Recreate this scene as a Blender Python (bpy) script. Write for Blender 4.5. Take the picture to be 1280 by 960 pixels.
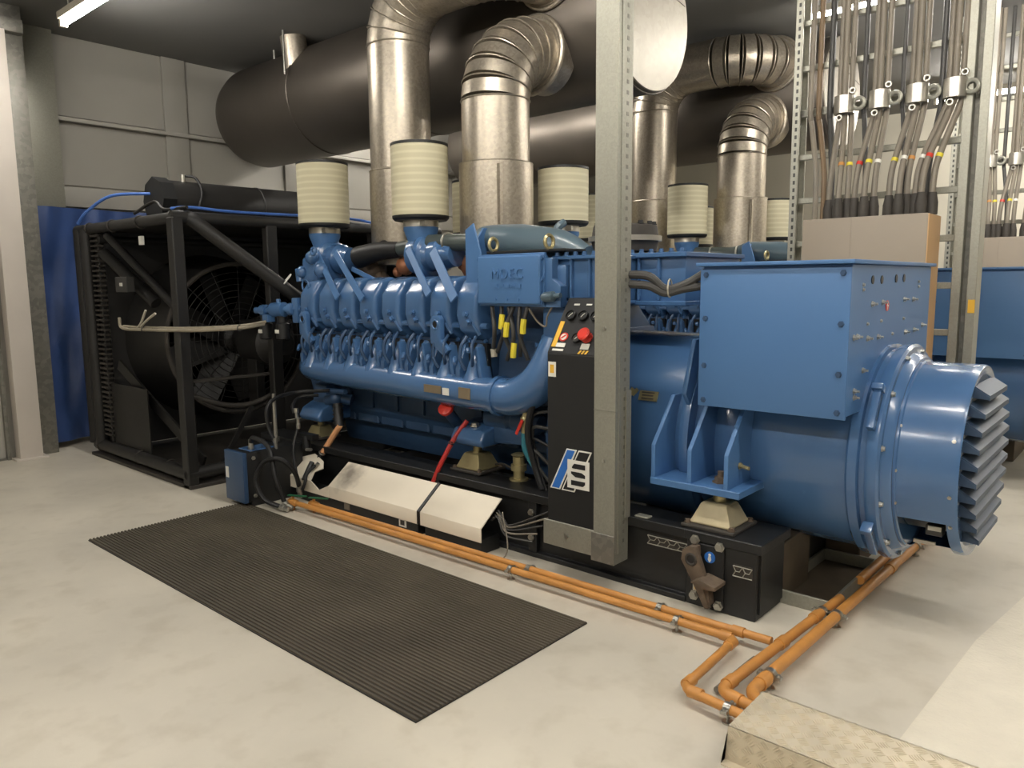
import bpy, bmesh, math, random
from mathutils import Vector, Matrix
random.seed(7)
for o in list(bpy.data.objects): bpy.data.objects.remove(o)
SC = bpy.context.scene; COL = SC.collection
R = math.radians; PI = math.pi

# ------------------------------------------------------------------ camera
CAM_H = 1.6; FPX = 948.0
yaw, pitch, roll = R(41.27), R(7.59), R(-0.51)
_F = Vector((-math.sin(yaw), math.cos(yaw), 0)); _R = Vector((math.cos(yaw), math.sin(yaw), 0)); _U = Vector((0, 0, 1))
fwd = _F*math.cos(pitch) - _U*math.sin(pitch); up0 = _F*math.sin(pitch) + _U*math.cos(pitch)
rgt = _R*math.cos(roll) + up0*math.sin(roll); upv = -_R*math.sin(roll) + up0*math.cos(roll)
cd = bpy.data.cameras.new('camera'); cam = bpy.data.objects.new('camera', cd); COL.objects.link(cam)
m3 = Matrix((rgt, upv, -fwd)).transposed(); cam.matrix_world = Matrix.Translation((0, 0, CAM_H)) @ m3.to_4x4()
cd.sensor_fit = 'HORIZONTAL'; cd.sensor_width = 36; cd.lens = FPX/1280*36; cd.clip_start = .02
SC.camera = cam

# ------------------------------------------------------------------ world and exposure (the lamps are built with the ceiling)
W = bpy.data.worlds.new('world'); SC.world = W; W.use_nodes = True
W.node_tree.nodes['Background'].inputs[0].default_value = (.9, .93, 1, 1)
W.node_tree.nodes['Background'].inputs[1].default_value = .03
SC.view_settings.view_transform = 'Standard'; SC.view_settings.look = 'None'
SC.view_settings.gamma = 1; SC.view_settings.use_curve_mapping = False
SC.view_settings.exposure = 0.0
LAMP = 160.0; LAMP_COL = (1.0, .95, .88)

# ------------------------------------------------------------------ survey helpers: a point of the photograph's view met with a world plane
def _ray(x, y): return fwd + rgt*((x-640)/FPX) - upv*((y-480)/FPX)
def aY(x, y, Y): r = _ray(x, y); return Vector((0, 0, CAM_H)) + r*(Y/r.y)
def aX(x, y, X): r = _ray(x, y); return Vector((0, 0, CAM_H)) + r*(X/r.x)
def aZ(x, y, z): r = _ray(x, y); return Vector((0, 0, CAM_H)) + r*((z-CAM_H)/r.z)

# ------------------------------------------------------------------ materials
def s2l(c): c = c/255; return c/12.92 if c <= .04045 else ((c+.055)/1.055)**2.4
def rgb(r, g, b): return (s2l(r), s2l(g), s2l(b), 1)
MATS = {}
def mat(name, col, rough=.5, metal=0., var=.12, scale=6., bump=0., bscale=40., voro=0., stretch=(1, 1, 1), coat=0., emit=0.):
    m = bpy.data.materials.new(name); m.use_nodes = True; nt = m.node_tree; N = nt.nodes; L = nt.links
    b = N['Principled BSDF']; c = rgb(*col)
    b.inputs['Metallic'].default_value = metal; b.inputs['Roughness'].default_value = rough
    if coat: b.inputs['Coat Weight'].default_value = coat; b.inputs['Coat Roughness'].default_value = .12
    if emit:
        b.inputs['Base Color'].default_value = c; b.inputs['Emission Color'].default_value = (*LAMP_COL, 1); b.inputs['Emission Strength'].default_value = emit
        MATS[name] = m; return m
    tc = N.new('ShaderNodeTexCoord'); mp = N.new('ShaderNodeMapping'); mp.inputs['Scale'].default_value = stretch
    L.new(tc.outputs['Object'], mp.inputs['Vector'])
    if voro: tx = N.new('ShaderNodeTexVoronoi'); tx.inputs['Scale'].default_value = voro; out = tx.outputs['Color']
    else: tx = N.new('ShaderNodeTexNoise'); tx.inputs['Scale'].default_value = scale; tx.inputs['Detail'].default_value = 6; out = tx.outputs['Fac']
    L.new(mp.outputs['Vector'], tx.inputs['Vector'])
    mr = N.new('ShaderNodeMapRange'); mr.inputs['From Min'].default_value = .25; mr.inputs['From Max'].default_value = .75
    mr.inputs['To Min'].default_value = 1-var; mr.inputs['To Max'].default_value = 1+var
    L.new(out, mr.inputs['Value'])
    hs = N.new('ShaderNodeHueSaturation'); hs.inputs['Color'].default_value = c
    L.new(mr.outputs['Result'], hs.inputs['Value']); L.new(hs.outputs['Color'], b.inputs['Base Color'])
    r2 = N.new('ShaderNodeMapRange'); rv = min(.08, var*.35) if not coat else .008; r2.inputs['To Min'].default_value = max(.03, rough-rv); r2.inputs['To Max'].default_value = min(1, rough+rv)
    L.new(out, r2.inputs['Value']); L.new(r2.outputs['Result'], b.inputs['Roughness'])
    if bump:
        nz = N.new('ShaderNodeTexNoise'); nz.inputs['Scale'].default_value = bscale; nz.inputs['Detail'].default_value = 4
        L.new(mp.outputs['Vector'], nz.inputs['Vector'])
        bp = N.new('ShaderNodeBump'); bp.inputs['Strength'].default_value = bump; bp.inputs['Distance'].default_value = .01
        L.new(nz.outputs['Fac'], bp.inputs['Height']); L.new(bp.outputs['Normal'], b.inputs['Normal'])
    MATS[name] = m; return m
BLUE = mat('blue_enamel', (68, 104, 148), .26, 0, .06, 3, .008, 60, coat=.5)
BLUE_L = mat('slat_shaded_blue', (46, 66, 90), .5, 0, .05, 3)  # slat blue darkened to paint the shade on their upper faces
PLATE = mat('brownish_plate_metal', (138, 124, 102), .45, .4, .1, 10)
GREENG = mat('grey_green_pipe_enamel', (72, 80, 78), .4, 0, .08, 5)
OILY = mat('oily_brown_steel', (88, 77, 62), .65, .1, .25, 7, .05, 40)
BLUE_D = mat('dark_and_shaded_blue_enamel', (48, 74, 106), .42, 0, .1, 5, .05, 50)  # dark blue parts; also paints shade on heads and fuel lines
BLUE_S = mat('satin_blue_sheet', (72, 112, 160), .42, 0, .03, 2, .02, 150)
TEAL = mat('teal_grey_enamel', (82, 101, 112), .35, 0, .08, 4, .03, 40, coat=.2)
BLACK = mat('black_paint', (26, 27, 28), .45, 0, .25, 5, .05, 60)
BLACK_S = mat('black_satin_sheet', (26, 27, 28), .5, 0, .06, 3, .03, 200)
RUBBER = mat('black_rubber', (24, 24, 25), .5, 0, .2, 8, .08, 80)
RAD = mat('radiator_black', (30, 29, 28), .5, 0, .25, 4, .06, 50)
DUSTY = mat('dusty_black', (58, 54, 49), .7, 0, .3, 6, .1, 40)
GALV = mat('galvanised_steel', (156, 155, 143), .45, .5, .05, 5, .04, 60, voro=110)
GALV_D = mat('dull_galvanised_steel', (128, 126, 118), .5, .45, .14, 5, .04, 60, voro=30)
DUCT = mat('spangled_duct_metal', (172, 163, 148), .36, .78, .1, 5, .04, 90, voro=60)
DUCT_D = mat('silencer_sheet_metal', (93, 87, 80), .45, .75, .08, 2, .03, 20)
ALU = mat('bare_aluminium', (196, 192, 182), .3, .85, .08, 12)
STEEL = mat('zinc_plated_steel', (180, 178, 170), .32, .9, .12, 14)
BRASS = mat('yellow_zinc_plate', (176, 164, 122), .34, .6, .15, 8, .05, 30)
CREAMP = mat('cream_painted_mount', (176, 164, 132), .45, .15, .14, 10, .06, 40)
RUST = mat('rusty_iron', (104, 90, 76), .65, .25, .35, 14, .2, 60)
COPPER = mat('heat_stained_copper', (176, 118, 84), .5, .4, .25, 8, .05, 40)
ORANGE = mat('orange_ochre_pipe_paint', (192, 134, 68), .42, 0, .16, 9, .06, 50)
RED = mat('red_plastic', (206, 52, 38), .4, 0, .06)
REDH = mat('red_hose', (176, 44, 40), .4, 0, .1)
WHITE = mat('white_label', (228, 226, 216), .5, 0, .04)
YELLOW = mat('yellow_tape', (222, 205, 60), .5, 0, .05)
YLAB = mat('yellow_label', (226, 178, 60), .5, 0, .05)
TANH = mat('tan_fabric_hose', (205, 150, 104), .7, 0, .1, 12)
TEALH = mat('teal_hose', (48, 122, 138), .45, 0, .08)
BLUEH = mat('bright_blue_hose', (70, 112, 190), .4, 0, .08)
CREAM = mat('cream_powder_coat', (232, 222, 202), .45, 0, .04, 3, .02, 60)
SIGNB = mat('sign_blue', (44, 108, 190), .4, 0, .03)
GREEN = mat('green_lever', (30, 92, 60), .45, 0, .1)
PALE = mat('pale_grey_plastic', (182, 176, 160), .5, 0, .06)
CABLE = mat('dusty_grey_cable', (124, 116, 103), .55, 0, .14, 6, .05, 30)
CABLE_B = mat('brown_cable', (112, 92, 68), .55, 0, .14, 6)
SHEETD = mat('dull_end_sheet', (150, 144, 131), .5, .3, .06, 3, .02, 30, voro=25)
TAPED = mat('dusty_taped_loom', (146, 138, 120), .6, 0, .15, 20)
CABLE_D = mat('dark_cable', (58, 57, 55), .5, 0, .14, 6)
BUSBOX = mat('beige_enclosure_paint', (146, 134, 118), .5, 0, .04, 2, .02, 100)
TAN = mat('tan_enclosure_paint', (196, 158, 112), .5, 0, .04, 2, .02, 100)
TARP = mat('blue_tarpaulin', (48, 72, 122), .45, 0, .12, 3, .5, 7)
CEIL = mat('sooty_ceiling_paint', (112, 111, 108), .8, 0, .12, .7, .05, 20)
WALLG = mat('grey_steel_wall_sheet', (150, 147, 139), .55, .1, .1, .8, .03, 20)
WALLL = mat('pale_wall_panel', (205, 200, 184), .6, 0, .05, 1, .02, 20)
CONC = mat('concrete_wall', (166, 163, 154), .8, 0, .14, 3, .15, 30)
COLP = mat('pale_column_paint', (204, 196, 186), .6, 0, .05, 3, .04, 40)
CHECK = mat('aluminium_checker_plate', (212, 200, 176), .4, .3, .1, 8, .05, 60)
MATR = mat('dusty_rubber_matting', (80, 73, 62), .75, 0, .3, 2.2, .12, 60)
PAINTR = mat('rough_pale_strip', (214, 207, 190), .6, 0, .06, 6, .5, 45)
LAMPM = mat('fluorescent_tube', (255, 255, 250), emit=LAMP)
def floor_mat():
    m = bpy.data.materials.new('painted_concrete_floor'); m.use_nodes = True; nt = m.node_tree; N = nt.nodes; L = nt.links
    b = N['Principled BSDF']; tc = N.new('ShaderNodeTexCoord')
    def noise(s, d=6): n = N.new('ShaderNodeTexNoise'); n.inputs['Scale'].default_value = s; n.inputs['Detail'].default_value = d; L.new(tc.outputs['Object'], n.inputs['Vector']); return n
    n1, n2, n3 = noise(.9), noise(7, 8), noise(55, 3)
    cr = N.new('ShaderNodeValToRGB'); e = cr.color_ramp.elements
    e[0].position = .3; e[0].color = rgb(186, 180, 166); e[1].position = .7; e[1].color = rgb(212, 205, 189)
    L.new(n1.outputs['Fac'], cr.inputs['Fac'])
    c2 = N.new('ShaderNodeValToRGB'); e = c2.color_ramp.elements
    e[0].position = .28; e[0].color = (.8, .78, .74, 1); e[1].position = .5; e[1].color = (1, 1, 1, 1)
    L.new(n2.outputs['Fac'], c2.inputs['Fac'])
    mx = N.new('ShaderNodeMix'); mx.data_type = 'RGBA'; mx.blend_type = 'MULTIPLY'; mx.inputs[0].default_value = .6
    L.new(cr.outputs['Color'], mx.inputs[6]); L.new(c2.outputs['Color'], mx.inputs[7]); L.new(mx.outputs[2], b.inputs['Base Color'])
    mr = N.new('ShaderNodeMapRange'); mr.inputs['To Min'].default_value = .3; mr.inputs['To Max'].default_value = .55
    L.new(n2.outputs['Fac'], mr.inputs['Value']); L.new(mr.outputs['Result'], b.inputs['Roughness'])
    bp = N.new('ShaderNodeBump'); bp.inputs['Strength'].default_value = .12; bp.inputs['Distance'].default_value = .004
    L.new(n3.outputs['Fac'], bp.inputs['Height']); L.new(bp.outputs['Normal'], b.inputs['Normal']); return m
FLOOR = floor_mat()
def filter_mat():
    m = bpy.data.materials.new('pleated_filter_paper'); m.use_nodes = True; nt = m.node_tree; N = nt.nodes; L = nt.links
    b = N['Principled BSDF']; b.inputs['Roughness'].default_value = .7; tc = N.new('ShaderNodeTexCoord')
    w = N.new('ShaderNodeTexWave'); w.bands_direction = 'Z'; w.inputs['Scale'].default_value = 6.5; w.inputs['Distortion'].default_value = .3
    L.new(tc.outputs['Object'], w.inputs['Vector'])
    cr = N.new('ShaderNodeValToRGB'); e = cr.color_ramp.elements
    e[0].position = .5; e[0].color = rgb(198, 191, 160); e[1].position = .95; e[1].color = rgb(210, 204, 175)
    L.new(w.outputs['Fac'], cr.inputs['Fac']); L.new(cr.outputs['Color'], b.inputs['Base Color']); return m
FILT = filter_mat()
def smudge_mat():
    m = mat('cream_lid_with_soot_smudge', (232, 222, 202), .45, 0, .04, 3); nt = m.node_tree; N = nt.nodes; L = nt.links; b = N['Principled BSDF']
    src = b.inputs['Base Color'].links[0].from_socket; tc = N.new('ShaderNodeTexCoord')
    d = N.new('ShaderNodeVectorMath'); d.operation = 'DISTANCE'; d.inputs[1].default_value = (-.05, .0, .25); L.new(tc.outputs['Object'], d.inputs[0])
    nz = N.new('ShaderNodeTexNoise'); nz.inputs['Scale'].default_value = 14; L.new(tc.outputs['Object'], nz.inputs['Vector'])
    ad = N.new('ShaderNodeMath'); ad.operation = 'MULTIPLY_ADD'; ad.inputs[1].default_value = .16; L.new(nz.outputs['Fac'], ad.inputs[0]); L.new(d.outputs['Value'], ad.inputs[2])
    mr = N.new('ShaderNodeMapRange'); mr.inputs['From Min'].default_value = .1; mr.inputs['From Max'].default_value = .24; mr.inputs['To Min'].default_value = .75; mr.inputs['To Max'].default_value = 0; L.new(ad.outputs[0], mr.inputs['Value'])
    mx = N.new('ShaderNodeMix'); mx.data_type = 'RGBA'; L.new(mr.outputs['Result'], mx.inputs[0]); L.new(src, mx.inputs[6]); mx.inputs[7].default_value = rgb(92, 80, 70); L.new(mx.outputs[2], b.inputs['Base Color'])
    return m
SMUDGE = smudge_mat()

# ------------------------------------------------------------------ mesh builder
def catmull(P, k):
    P = [Vector(p) for p in P]
    if k <= 1 or len(P) < 3: return P
    out = []
    for i in range(len(P)-1):
        a = P[i-1] if i else P[0]*2-P[1]; b, c = P[i], P[i+1]; d = P[i+2] if i+2 < len(P) else P[-1]*2-P[-2]
        for j in range(k):
            t = j/k; out.append(.5*((2*b)+(c-a)*t+(2*a-5*b+4*c-d)*t*t+(3*b-a-3*c+d)*t**3))
    out.append(P[-1]); return out
def fillet(P, r, k=6):
    P = [Vector(p) for p in P]; out = [P[0]]
    for i in range(1, len(P)-1):
        a, b = (P[i-1]-P[i]), (P[i+1]-P[i]); d = min(r, a.length*.49, b.length*.49)
        p0, p1 = P[i]+a.normalized()*d, P[i]+b.normalized()*d
        for j in range(k+1):
            t = j/k; out.append(p0*(1-t)**2+P[i]*2*t*(1-t)+p1*t*t)
    out.append(P[-1]); return out
class MB:
    def __init__(s): s.v = []; s.f = []
    def add(s, vs, fs):
        n = len(s.v); s.v += [tuple(v) for v in vs]; s.f += [tuple(i+n for i in f) for f in fs]; return s
    def box(s, x0, x1, y0, y1, z0, z1):
        return s.add([(x, y, z) for z in (z0, z1) for y in (y0, y1) for x in (x0, x1)],
                     [(0, 2, 3, 1), (4, 5, 7, 6), (0, 1, 5, 4), (2, 6, 7, 3), (0, 4, 6, 2), (1, 3, 7, 5)])
    def prism(s, pts, ax, a0, a1):
        f = {'x': lambda p, a: (a, p[0], p[1]), 'y': lambda p, a: (p[0], a, p[1]), 'z': lambda p, a: (p[0], p[1], a)}[ax]
        n = len(pts)
        return s.add([f(p, a0) for p in pts]+[f(p, a1) for p in pts], [tuple(range(n)), tuple(range(2*n-1, n-1, -1))]+[(i, (i+1) % n, n+(i+1) % n, n+i) for i in range(n)])
    def quadbar(s, p0, p1, w, h, upd=(0, 0, 1)):
        p0, p1 = Vector(p0), Vector(p1); d = (p1-p0).normalized(); u = Vector(upd); u = (u-d*u.dot(d)).normalized(); q = d.cross(u)
        vs = [p+q*a*w/2+u*b*h/2 for p in (p0, p1) for a, b in ((-1, -1), (1, -1), (1, 1), (-1, 1))]
        return s.add(vs, [(3, 2, 1, 0), (4, 5, 6, 7)]+[(i, (i+1) % 4, 4+(i+1) % 4, 4+i) for i in range(4)])
    def tube(s, path, r, n=10, k=1, caps=True):
        P = catmull(path, k) if k > 1 else [Vector(p) for p in path]
        m = len(P)
        if isinstance(r, (int, float)): rr = [r]*m
        else:
            rr = []
            for i in range(m):
                t = i/(m-1)*(len(r)-1); j = min(int(t), len(r)-2); rr.append(r[j]*(1-(t-j))+r[j+1]*(t-j))
        T = [(P[min(i+1, m-1)]-P[max(i-1, 0)]).normalized() for i in range(m)]
        u = T[0].orthogonal().normalized(); vs = []
        for i in range(m):
            u = (u-T[i]*u.dot(T[i])); u = u.normalized() if u.length > 1e-6 else T[i].orthogonal().normalized(); w = T[i].cross(u)
            vs += [P[i]+(u*math.cos(2*PI*j/n)+w*math.sin(2*PI*j/n))*rr[i] for j in range(n)]
        fs = [(i*n+j, i*n+(j+1) % n, (i+1)*n+(j+1) % n, (i+1)*n+j) for i in range(m-1) for j in range(n)]
        if caps: fs += [tuple(range(n-1, -1, -1)), tuple((m-1)*n+j for j in range(n))]
        return s.add(vs, fs)
    def cyl(s, p0, p1, r0, r1=None, n=16): return s.tube([p0, p1], [r0, r0 if r1 is None else r1], n)
    def lathe(s, o, ax, prof, n=32, skip=None):
        o = Vector(o); d = {'x': Vector((1, 0, 0)), 'y': Vector((0, 1, 0)), 'z': Vector((0, 0, 1))}[ax] if isinstance(ax, str) else Vector(ax).normalized()
        u = Vector((0, -1, 0)) if abs(d.y) < .9 else Vector((1, 0, 0)); u = (u-d*u.dot(d)).normalized(); w = d.cross(u); vs = []
        for t, r in prof: vs += [o+d*t+(u*math.cos(2*PI*j/n)+w*math.sin(2*PI*j/n))*max(r, 1e-4) for j in range(n)]
        fs = [(i*n+j, i*n+(j+1) % n, (i+1)*n+(j+1) % n, (i+1)*n+j) for i in range(len(prof)-1) for j in range(n) if not (skip and skip(i, j/n))]
        fs += [tuple(range(n-1, -1, -1)), tuple((len(prof)-1)*n+j for j in range(n))]
        return s.add(vs, fs)
    def ball(s, c, r, n=12, sc=(1, 1, 1)):
        c = Vector(c); vs = []; m = n//2
        for i in range(1, m):
            a = PI*i/m; vs += [c+Vector((sc[0]*r*math.sin(a)*math.cos(2*PI*j/n), sc[1]*r*math.sin(a)*math.sin(2*PI*j/n), sc[2]*r*math.cos(a))) for j in range(n)]
        vs += [c+Vector((0, 0, r*sc[2])), c-Vector((0, 0, r*sc[2]))]; k = (m-1)*n
        fs = [(i*n+j, (i+1)*n+j, (i+1)*n+(j+1) % n, i*n+(j+1) % n) for i in range(m-2) for j in range(n)]
        fs += [(k, j, (j+1) % n) for j in range(n)]+[(k+1, (m-2)*n+(j+1) % n, (m-2)*n+j) for j in range(n)]
        return s.add(vs, fs)
    def torus(s, c, ax, Rr, r, n=32, k=8):
        c = Vector(c); d = {'x': Vector((1, 0, 0)), 'y': Vector((0, 1, 0)), 'z': Vector((0, 0, 1))}[ax] if isinstance(ax, str) else Vector(ax).normalized()
        u = d.orthogonal().normalized(); w = d.cross(u); vs = []
        for i in range(n):
            q = u*math.cos(2*PI*i/n)+w*math.sin(2*PI*i/n)
            vs += [c+q*(Rr+r*math.cos(2*PI*j/k))+d*r*math.sin(2*PI*j/k) for j in range(k)]
        return s.add(vs, [(i*k+j, ((i+1) % n)*k+j, ((i+1) % n)*k+(j+1) % k, i*k+(j+1) % k) for i in range(n) for j in range(k)])
    def bolt(s, p, ax, r=.012, h=.012): return s.lathe(p, ax, [(0, r*1.35), (h*.3, r*1.35), (h*.3, r), (h, r), (h, r*.5)], 6)
    def each(s, name, m, parent=None, bevel=0, seg=2, ang=35):
        # one object for every separate piece
        p = list(range(len(s.v)))
        def fd(a):
            while p[a] != a: p[a] = p[p[a]]; a = p[a]
            return a
        for f in s.f:
            for a in f[1:]: p[fd(a)] = fd(f[0])
        g = {}
        for f in s.f: g.setdefault(fd(f[0]), []).append(f)
        out = []
        for fs in g.values():
            ids = sorted({a for f in fs for a in f}); mp = {a: i for i, a in enumerate(ids)}
            q = MB(); q.v = [s.v[a] for a in ids]; q.f = [tuple(mp[a] for a in f) for f in fs]; out.append(q.build(name, m, parent, bevel, seg, ang))
        return out
    def build(s, name, m, parent=None, bevel=0, seg=2, ang=35, kind=None):
        me = bpy.data.meshes.new(name); o = bpy.data.objects.new(name, me); COL.objects.link(o)
        if parent is None:
            xs, ys, zs = zip(*s.v); off = Vector(((min(xs)+max(xs))/2, (min(ys)+max(ys))/2, min(zs))); o.location = off
        else:
            q = parent
            while q.parent: q = q.parent
            off = q.location.copy(); o.parent = parent
        me.from_pydata([(x-off.x, y-off.y, z-off.z) for x, y, z in s.v], [], s.f)
        b = bmesh.new(); b.from_mesh(me); bmesh.ops.recalc_face_normals(b, faces=b.faces)
        if bevel:
            es = [e for e in b.edges if len(e.link_faces) == 2 and e.calc_face_angle(0) > R(25)]
            bmesh.ops.bevel(b, geom=es, offset=bevel, segments=seg, profile=.6, affect='EDGES', clamp_overlap=True)
        for f in b.faces: f.smooth = True
        b.to_mesh(me); b.free(); me.set_sharp_from_angle(angle=R(ang))
        me.materials.append(m)
        if kind: o['kind'] = kind
        return o
def tag(o, label, cat, group=None):
    o['label'] = label; o['category'] = cat
    if group: o['group'] = group
    return o
def thing(name, label, cat, loc=(0, 0, 0), group=None):
    o = bpy.data.objects.new(name, None); COL.objects.link(o); o.location = loc; o.empty_display_size = .1
    return tag(o, label, cat, group)
def struct(name, mb, m, bevel=0, parent=None):
    o = mb.build(name, m, parent, bevel)
    if parent is None: o['kind'] = 'structure'
    return o
def dup(o, d=(0, 0, 0), label=None, group=None, parent=None):
    c = o.copy(); COL.objects.link(c)
    if parent is None: c.location = o.location+Vector(d)
    else: c.parent = parent
    if label: c['label'] = label
    if group: c['group'] = group
    for ch in list(o.children): dup(ch, parent=c)
    return c

# ================================================================== SETTING
CZ = 4.12
struct('floor', MB().box(-9.2, 3.6, -4.1, 13.2, -.1, 0), FLOOR)
struct('ceiling', MB().box(-9.2, 3.6, -4.1, 13.2, CZ, CZ+.1), CEIL)
struct('wall_back', MB().box(-9.2, 3.6, 13, 13.2, 0, CZ), WALLL)
struct('wall_front', MB().box(-9.2, 3.6, -4.1, -4, 0, CZ), WALLG)
struct('wall_right', MB().box(3.5, 3.6, -4, 13, 0, CZ), WALLG)
struct('wall_left', MB().box(-8.35, -8.15, -4, 2.36, 0, CZ).box(-9.0, -8.35, 2.2, 2.36, 0, CZ), CONC)
wl = struct('wall_left', MB().box(-9.0, -8.74, 2.36, 13, 0, CZ), WALLG)
# recessed sheet panels above and below the ledge, each a piece of the wall
ys = [2.98, 4.2, 5.7, 7.2, 8.7, 10.2, 11.7]
for i in range(len(ys)-1):
    y0, y1 = ys[i]+(.0 if i == 0 else .13), ys[i+1]-.13
    for z0, z1 in ((2.64, 3.27), (3.33, CZ)): MB().box(-8.74, -8.722, y0, y1, z0, z1).build('wall_panel', WALLG, wl, .004, 1)
for i, y in enumerate(ys[1:-1]): struct('trim_%d' % (i+3), MB().box(-8.74, -8.69, y-.13, y+.13, 2.6, CZ), WALLG, .006)
struct('trim_1', MB().box(-8.74, -8.64, 2.76, 13, 3.27, 3.31), WALLG, .006)
struct('trim_2', MB().box(-8.74, -8.68, 2.76, 13, 2.42, 2.62), WALLG, .006)
# galvanised corner cladding beside the opening and the pale steel column
struct('trim_20', MB().box(-8.74, -8.6, 2.62, 2.95, 2.4, CZ), GALV, .005)
struct('trim_21', MB().box(-8.6, -8.12, 2.36, 2.54, 0, CZ), GALV_D, .006)
struct('trim_22', MB().box(-8.15, -8.1, 2.1, 2.13, 0, 3.5), GALV_D)
struct('trim_23', MB().box(-8.2, -8.02, -4, 2.52, 3.86, 3.98), GALV_D, .01)
struct('trim_24', MB().box(-8.14, -8.12, -4, 2.1, 0, .02), GALV_D)
cp = MB().box(-8.12, -7.98, 2.17, 2.36, .015, 3.86)
c0 = thing('steel_column', 'pale painted box column standing against the concrete left wall', 'column', (-8.05, 2.27, 0))
cp.build('shaft', COLP, c0, .006); MB().box(-8.12, -7.95, 2.13, 2.4, 0, .018).build('base_plate', COLP, c0, .003)
tw = MB(); n = 44
for j in range(31):
    z = .06+j*2.32/30
    for i in range(n+1):
        t = i/n; wv = .03*math.sin(t*17+z*1.9)*(.5+.6*(1-z/2.5))+.03*math.sin(t*5-z*2.3+1)+.014*math.sin(t*31-z*5+2)+.01*math.sin(t*11+z*9)
        tw.v.append((-8.36+wv-.10*t, 2.52+t*1.2, z))
tw.f = [(j*(n+1)+i, j*(n+1)+i+1, (j+1)*(n+1)+i+1, (j+1)*(n+1)+i) for j in range(30) for i in range(n)]
k = len(tw.v); tw.v += [(x-.006, y, z) for x, y, z in tw.v]; tw.f += [tuple(a+k for a in reversed(f)) for f in tw.f]
tag(tw.build('tarpaulin', TARP, ang=40), 'creased blue tarpaulin hanging behind the black radiator at the left wall', 'tarpaulin')
# paler rough strip, slightly raised, at the lower right, its edge running away beside the plate cover
struct('trim_30', MB().prism([(-.64, 2.2), (2.5, 2.2), (2.5, 5.2), (-.40, 5.2), (-.47, 4.44), (-.56, 3.74)], 'z', 0, .012), PAINTR)

# ================================================================== CEILING LAMPS
LN = [0]
def lamp(x, y, label, z=3.85):
    t = thing('fluorescent_light', label, 'light', (x, y, z), 'linear fluorescent lights under the ceiling')
    MB().box(x-.75, x+.75, y-.045, y+.045, z+.03, z+.09).build('housing', PALE, t, .006)
    MB().cyl((x-.72, y, z), (x+.72, y, z), .024, n=10).build('lamp_tube', LAMPM, t)
    for s in (-.735, .735):
        MB().box(x+s-.02, x+s+.02, y-.03, y+.03, z-.03, z+.03).build('tube_holder', PALE, t, .004)
        MB().cyl((x+s*.8, y, z+.09), (x+s*.8, y, CZ), .008, n=6).build('hanger_rod', STEEL, t)
ORD = {2.65: 'front row over the rubber mat', 6.97: 'second row behind the near engine', 11.2: 'far row by the back wall', -1.0: 'row behind the viewer'}
NTH = ('leftmost', 'second from left', 'third from left', 'fourth from left', 'fifth from left')
for y, xs in ((-1.0, (-4.6, -2.6, -.6, 1.4)), (2.65, (-6.7, -2.7, -.7, 1.3)), (6.97, (-7.75, -5.8, -1.93, -.3, 1.4)), (11.2, (-1.83, -.2, 1.4))):  # two leftmost lamps of the second row added unseen as fill light
    for i, x in enumerate(xs): lamp(x, y, NTH[i]+' fluorescent light in the '+ORD[y])

# ================================================================== RUBBER MAT
mm = MB(); x0, x1, y0, y1 = -5.09, -1.985, 1.71, 2.785
mm.box(x0, x1, y0, y1, .001, .006); mr_ = MB()
nr = 50
for i in range(nr):
    y = y0+(i+.5)*(y1-y0)/nr; w = .0066
    mr_.prism([(y-w, .005), (y-w*.7, .0125), (y+w*.7, .0125), (y+w, .005)], 'x', x0, x1)
mat_o = tag(mm.build('ribbed_mat', RUBBER), 'black ribbed rubber mat lying on the grey floor before the engine', 'mat')

# ================================================================== CHECKER PLATE COVER
t = thing('checker_plate_cover', 'folded aluminium checker plate cover bridging the orange pipes', 'cover plate', (-.2, 2.4, 0))
xa, xb, ya, yb, zt = -1.03, 1.2, 2.262, 2.55, .115
MB().box(xa, xb, ya, yb, zt-.004, zt).build('top_plate', CHECK, t)
fr = MB().prism([(ya, zt), (ya+.004, zt), (ya-.014, .004), (ya-.05, .004), (ya-.05, 0), (ya-.018, 0)], 'x', xa, xb); fr.build('front_flange', CHECK, t)
MB().prism([(yb, zt), (yb-.004, zt), (yb+.006, .004), (yb+.03, .004), (yb+.03, 0), (yb+.01, 0)], 'x', xa, xb).build('rear_flange', CHECK, t)
mr_.build('mat_rib', MATR, mat_o, kind='stuff')
tr = MB(); s = .05
def loz(mb, c, d, nrm, L=.036, w=.0052, h=.0024):
    d = d.normalized(); q = nrm.cross(d)
    vs = [c-d*L/2, c+q*w/2, c+d*L/2, c-q*w/2, c-d*L*.3+nrm*h, c+nrm*h+q*w*.2, c+d*L*.3+nrm*h, c+nrm*h-q*w*.2]
    mb.add(vs, [(0, 1, 5, 4), (1, 2, 6, 5), (2, 3, 7, 6), (3, 0, 4, 7), (4, 5, 6, 7)])
up = Vector((0, 0, 1)); fn = Vector((0, -1, .12)).normalized()
for i in range(int((xb-xa)/s)):
    for j in range(6):
        for q in range(5):
            d = Vector((1, 1 if (i+j) % 2 else -1, 0)); pn = Vector((-d.y, d.x, 0)).normalized()
            loz(tr, Vector((xa+.025+i*s, ya+.022+j*s*.98, zt))+pn*(q-2)*.0085, d, up)
    for j in range(3):
        for q in range(5):
            d = Vector((1, 0, 1 if (i+j) % 2 else -1)); pn = Vector((-d.z, 0, d.x)).normalized()
            zz = .022+j*.036
            loz(tr, Vector((xa+.025+i*s, ya-.002-.015*(1-zz/zt), zz))+pn*(q-2)*.0085, d, fn)
tr.build('raised_tread', CHECK, t, kind='stuff')

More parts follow.
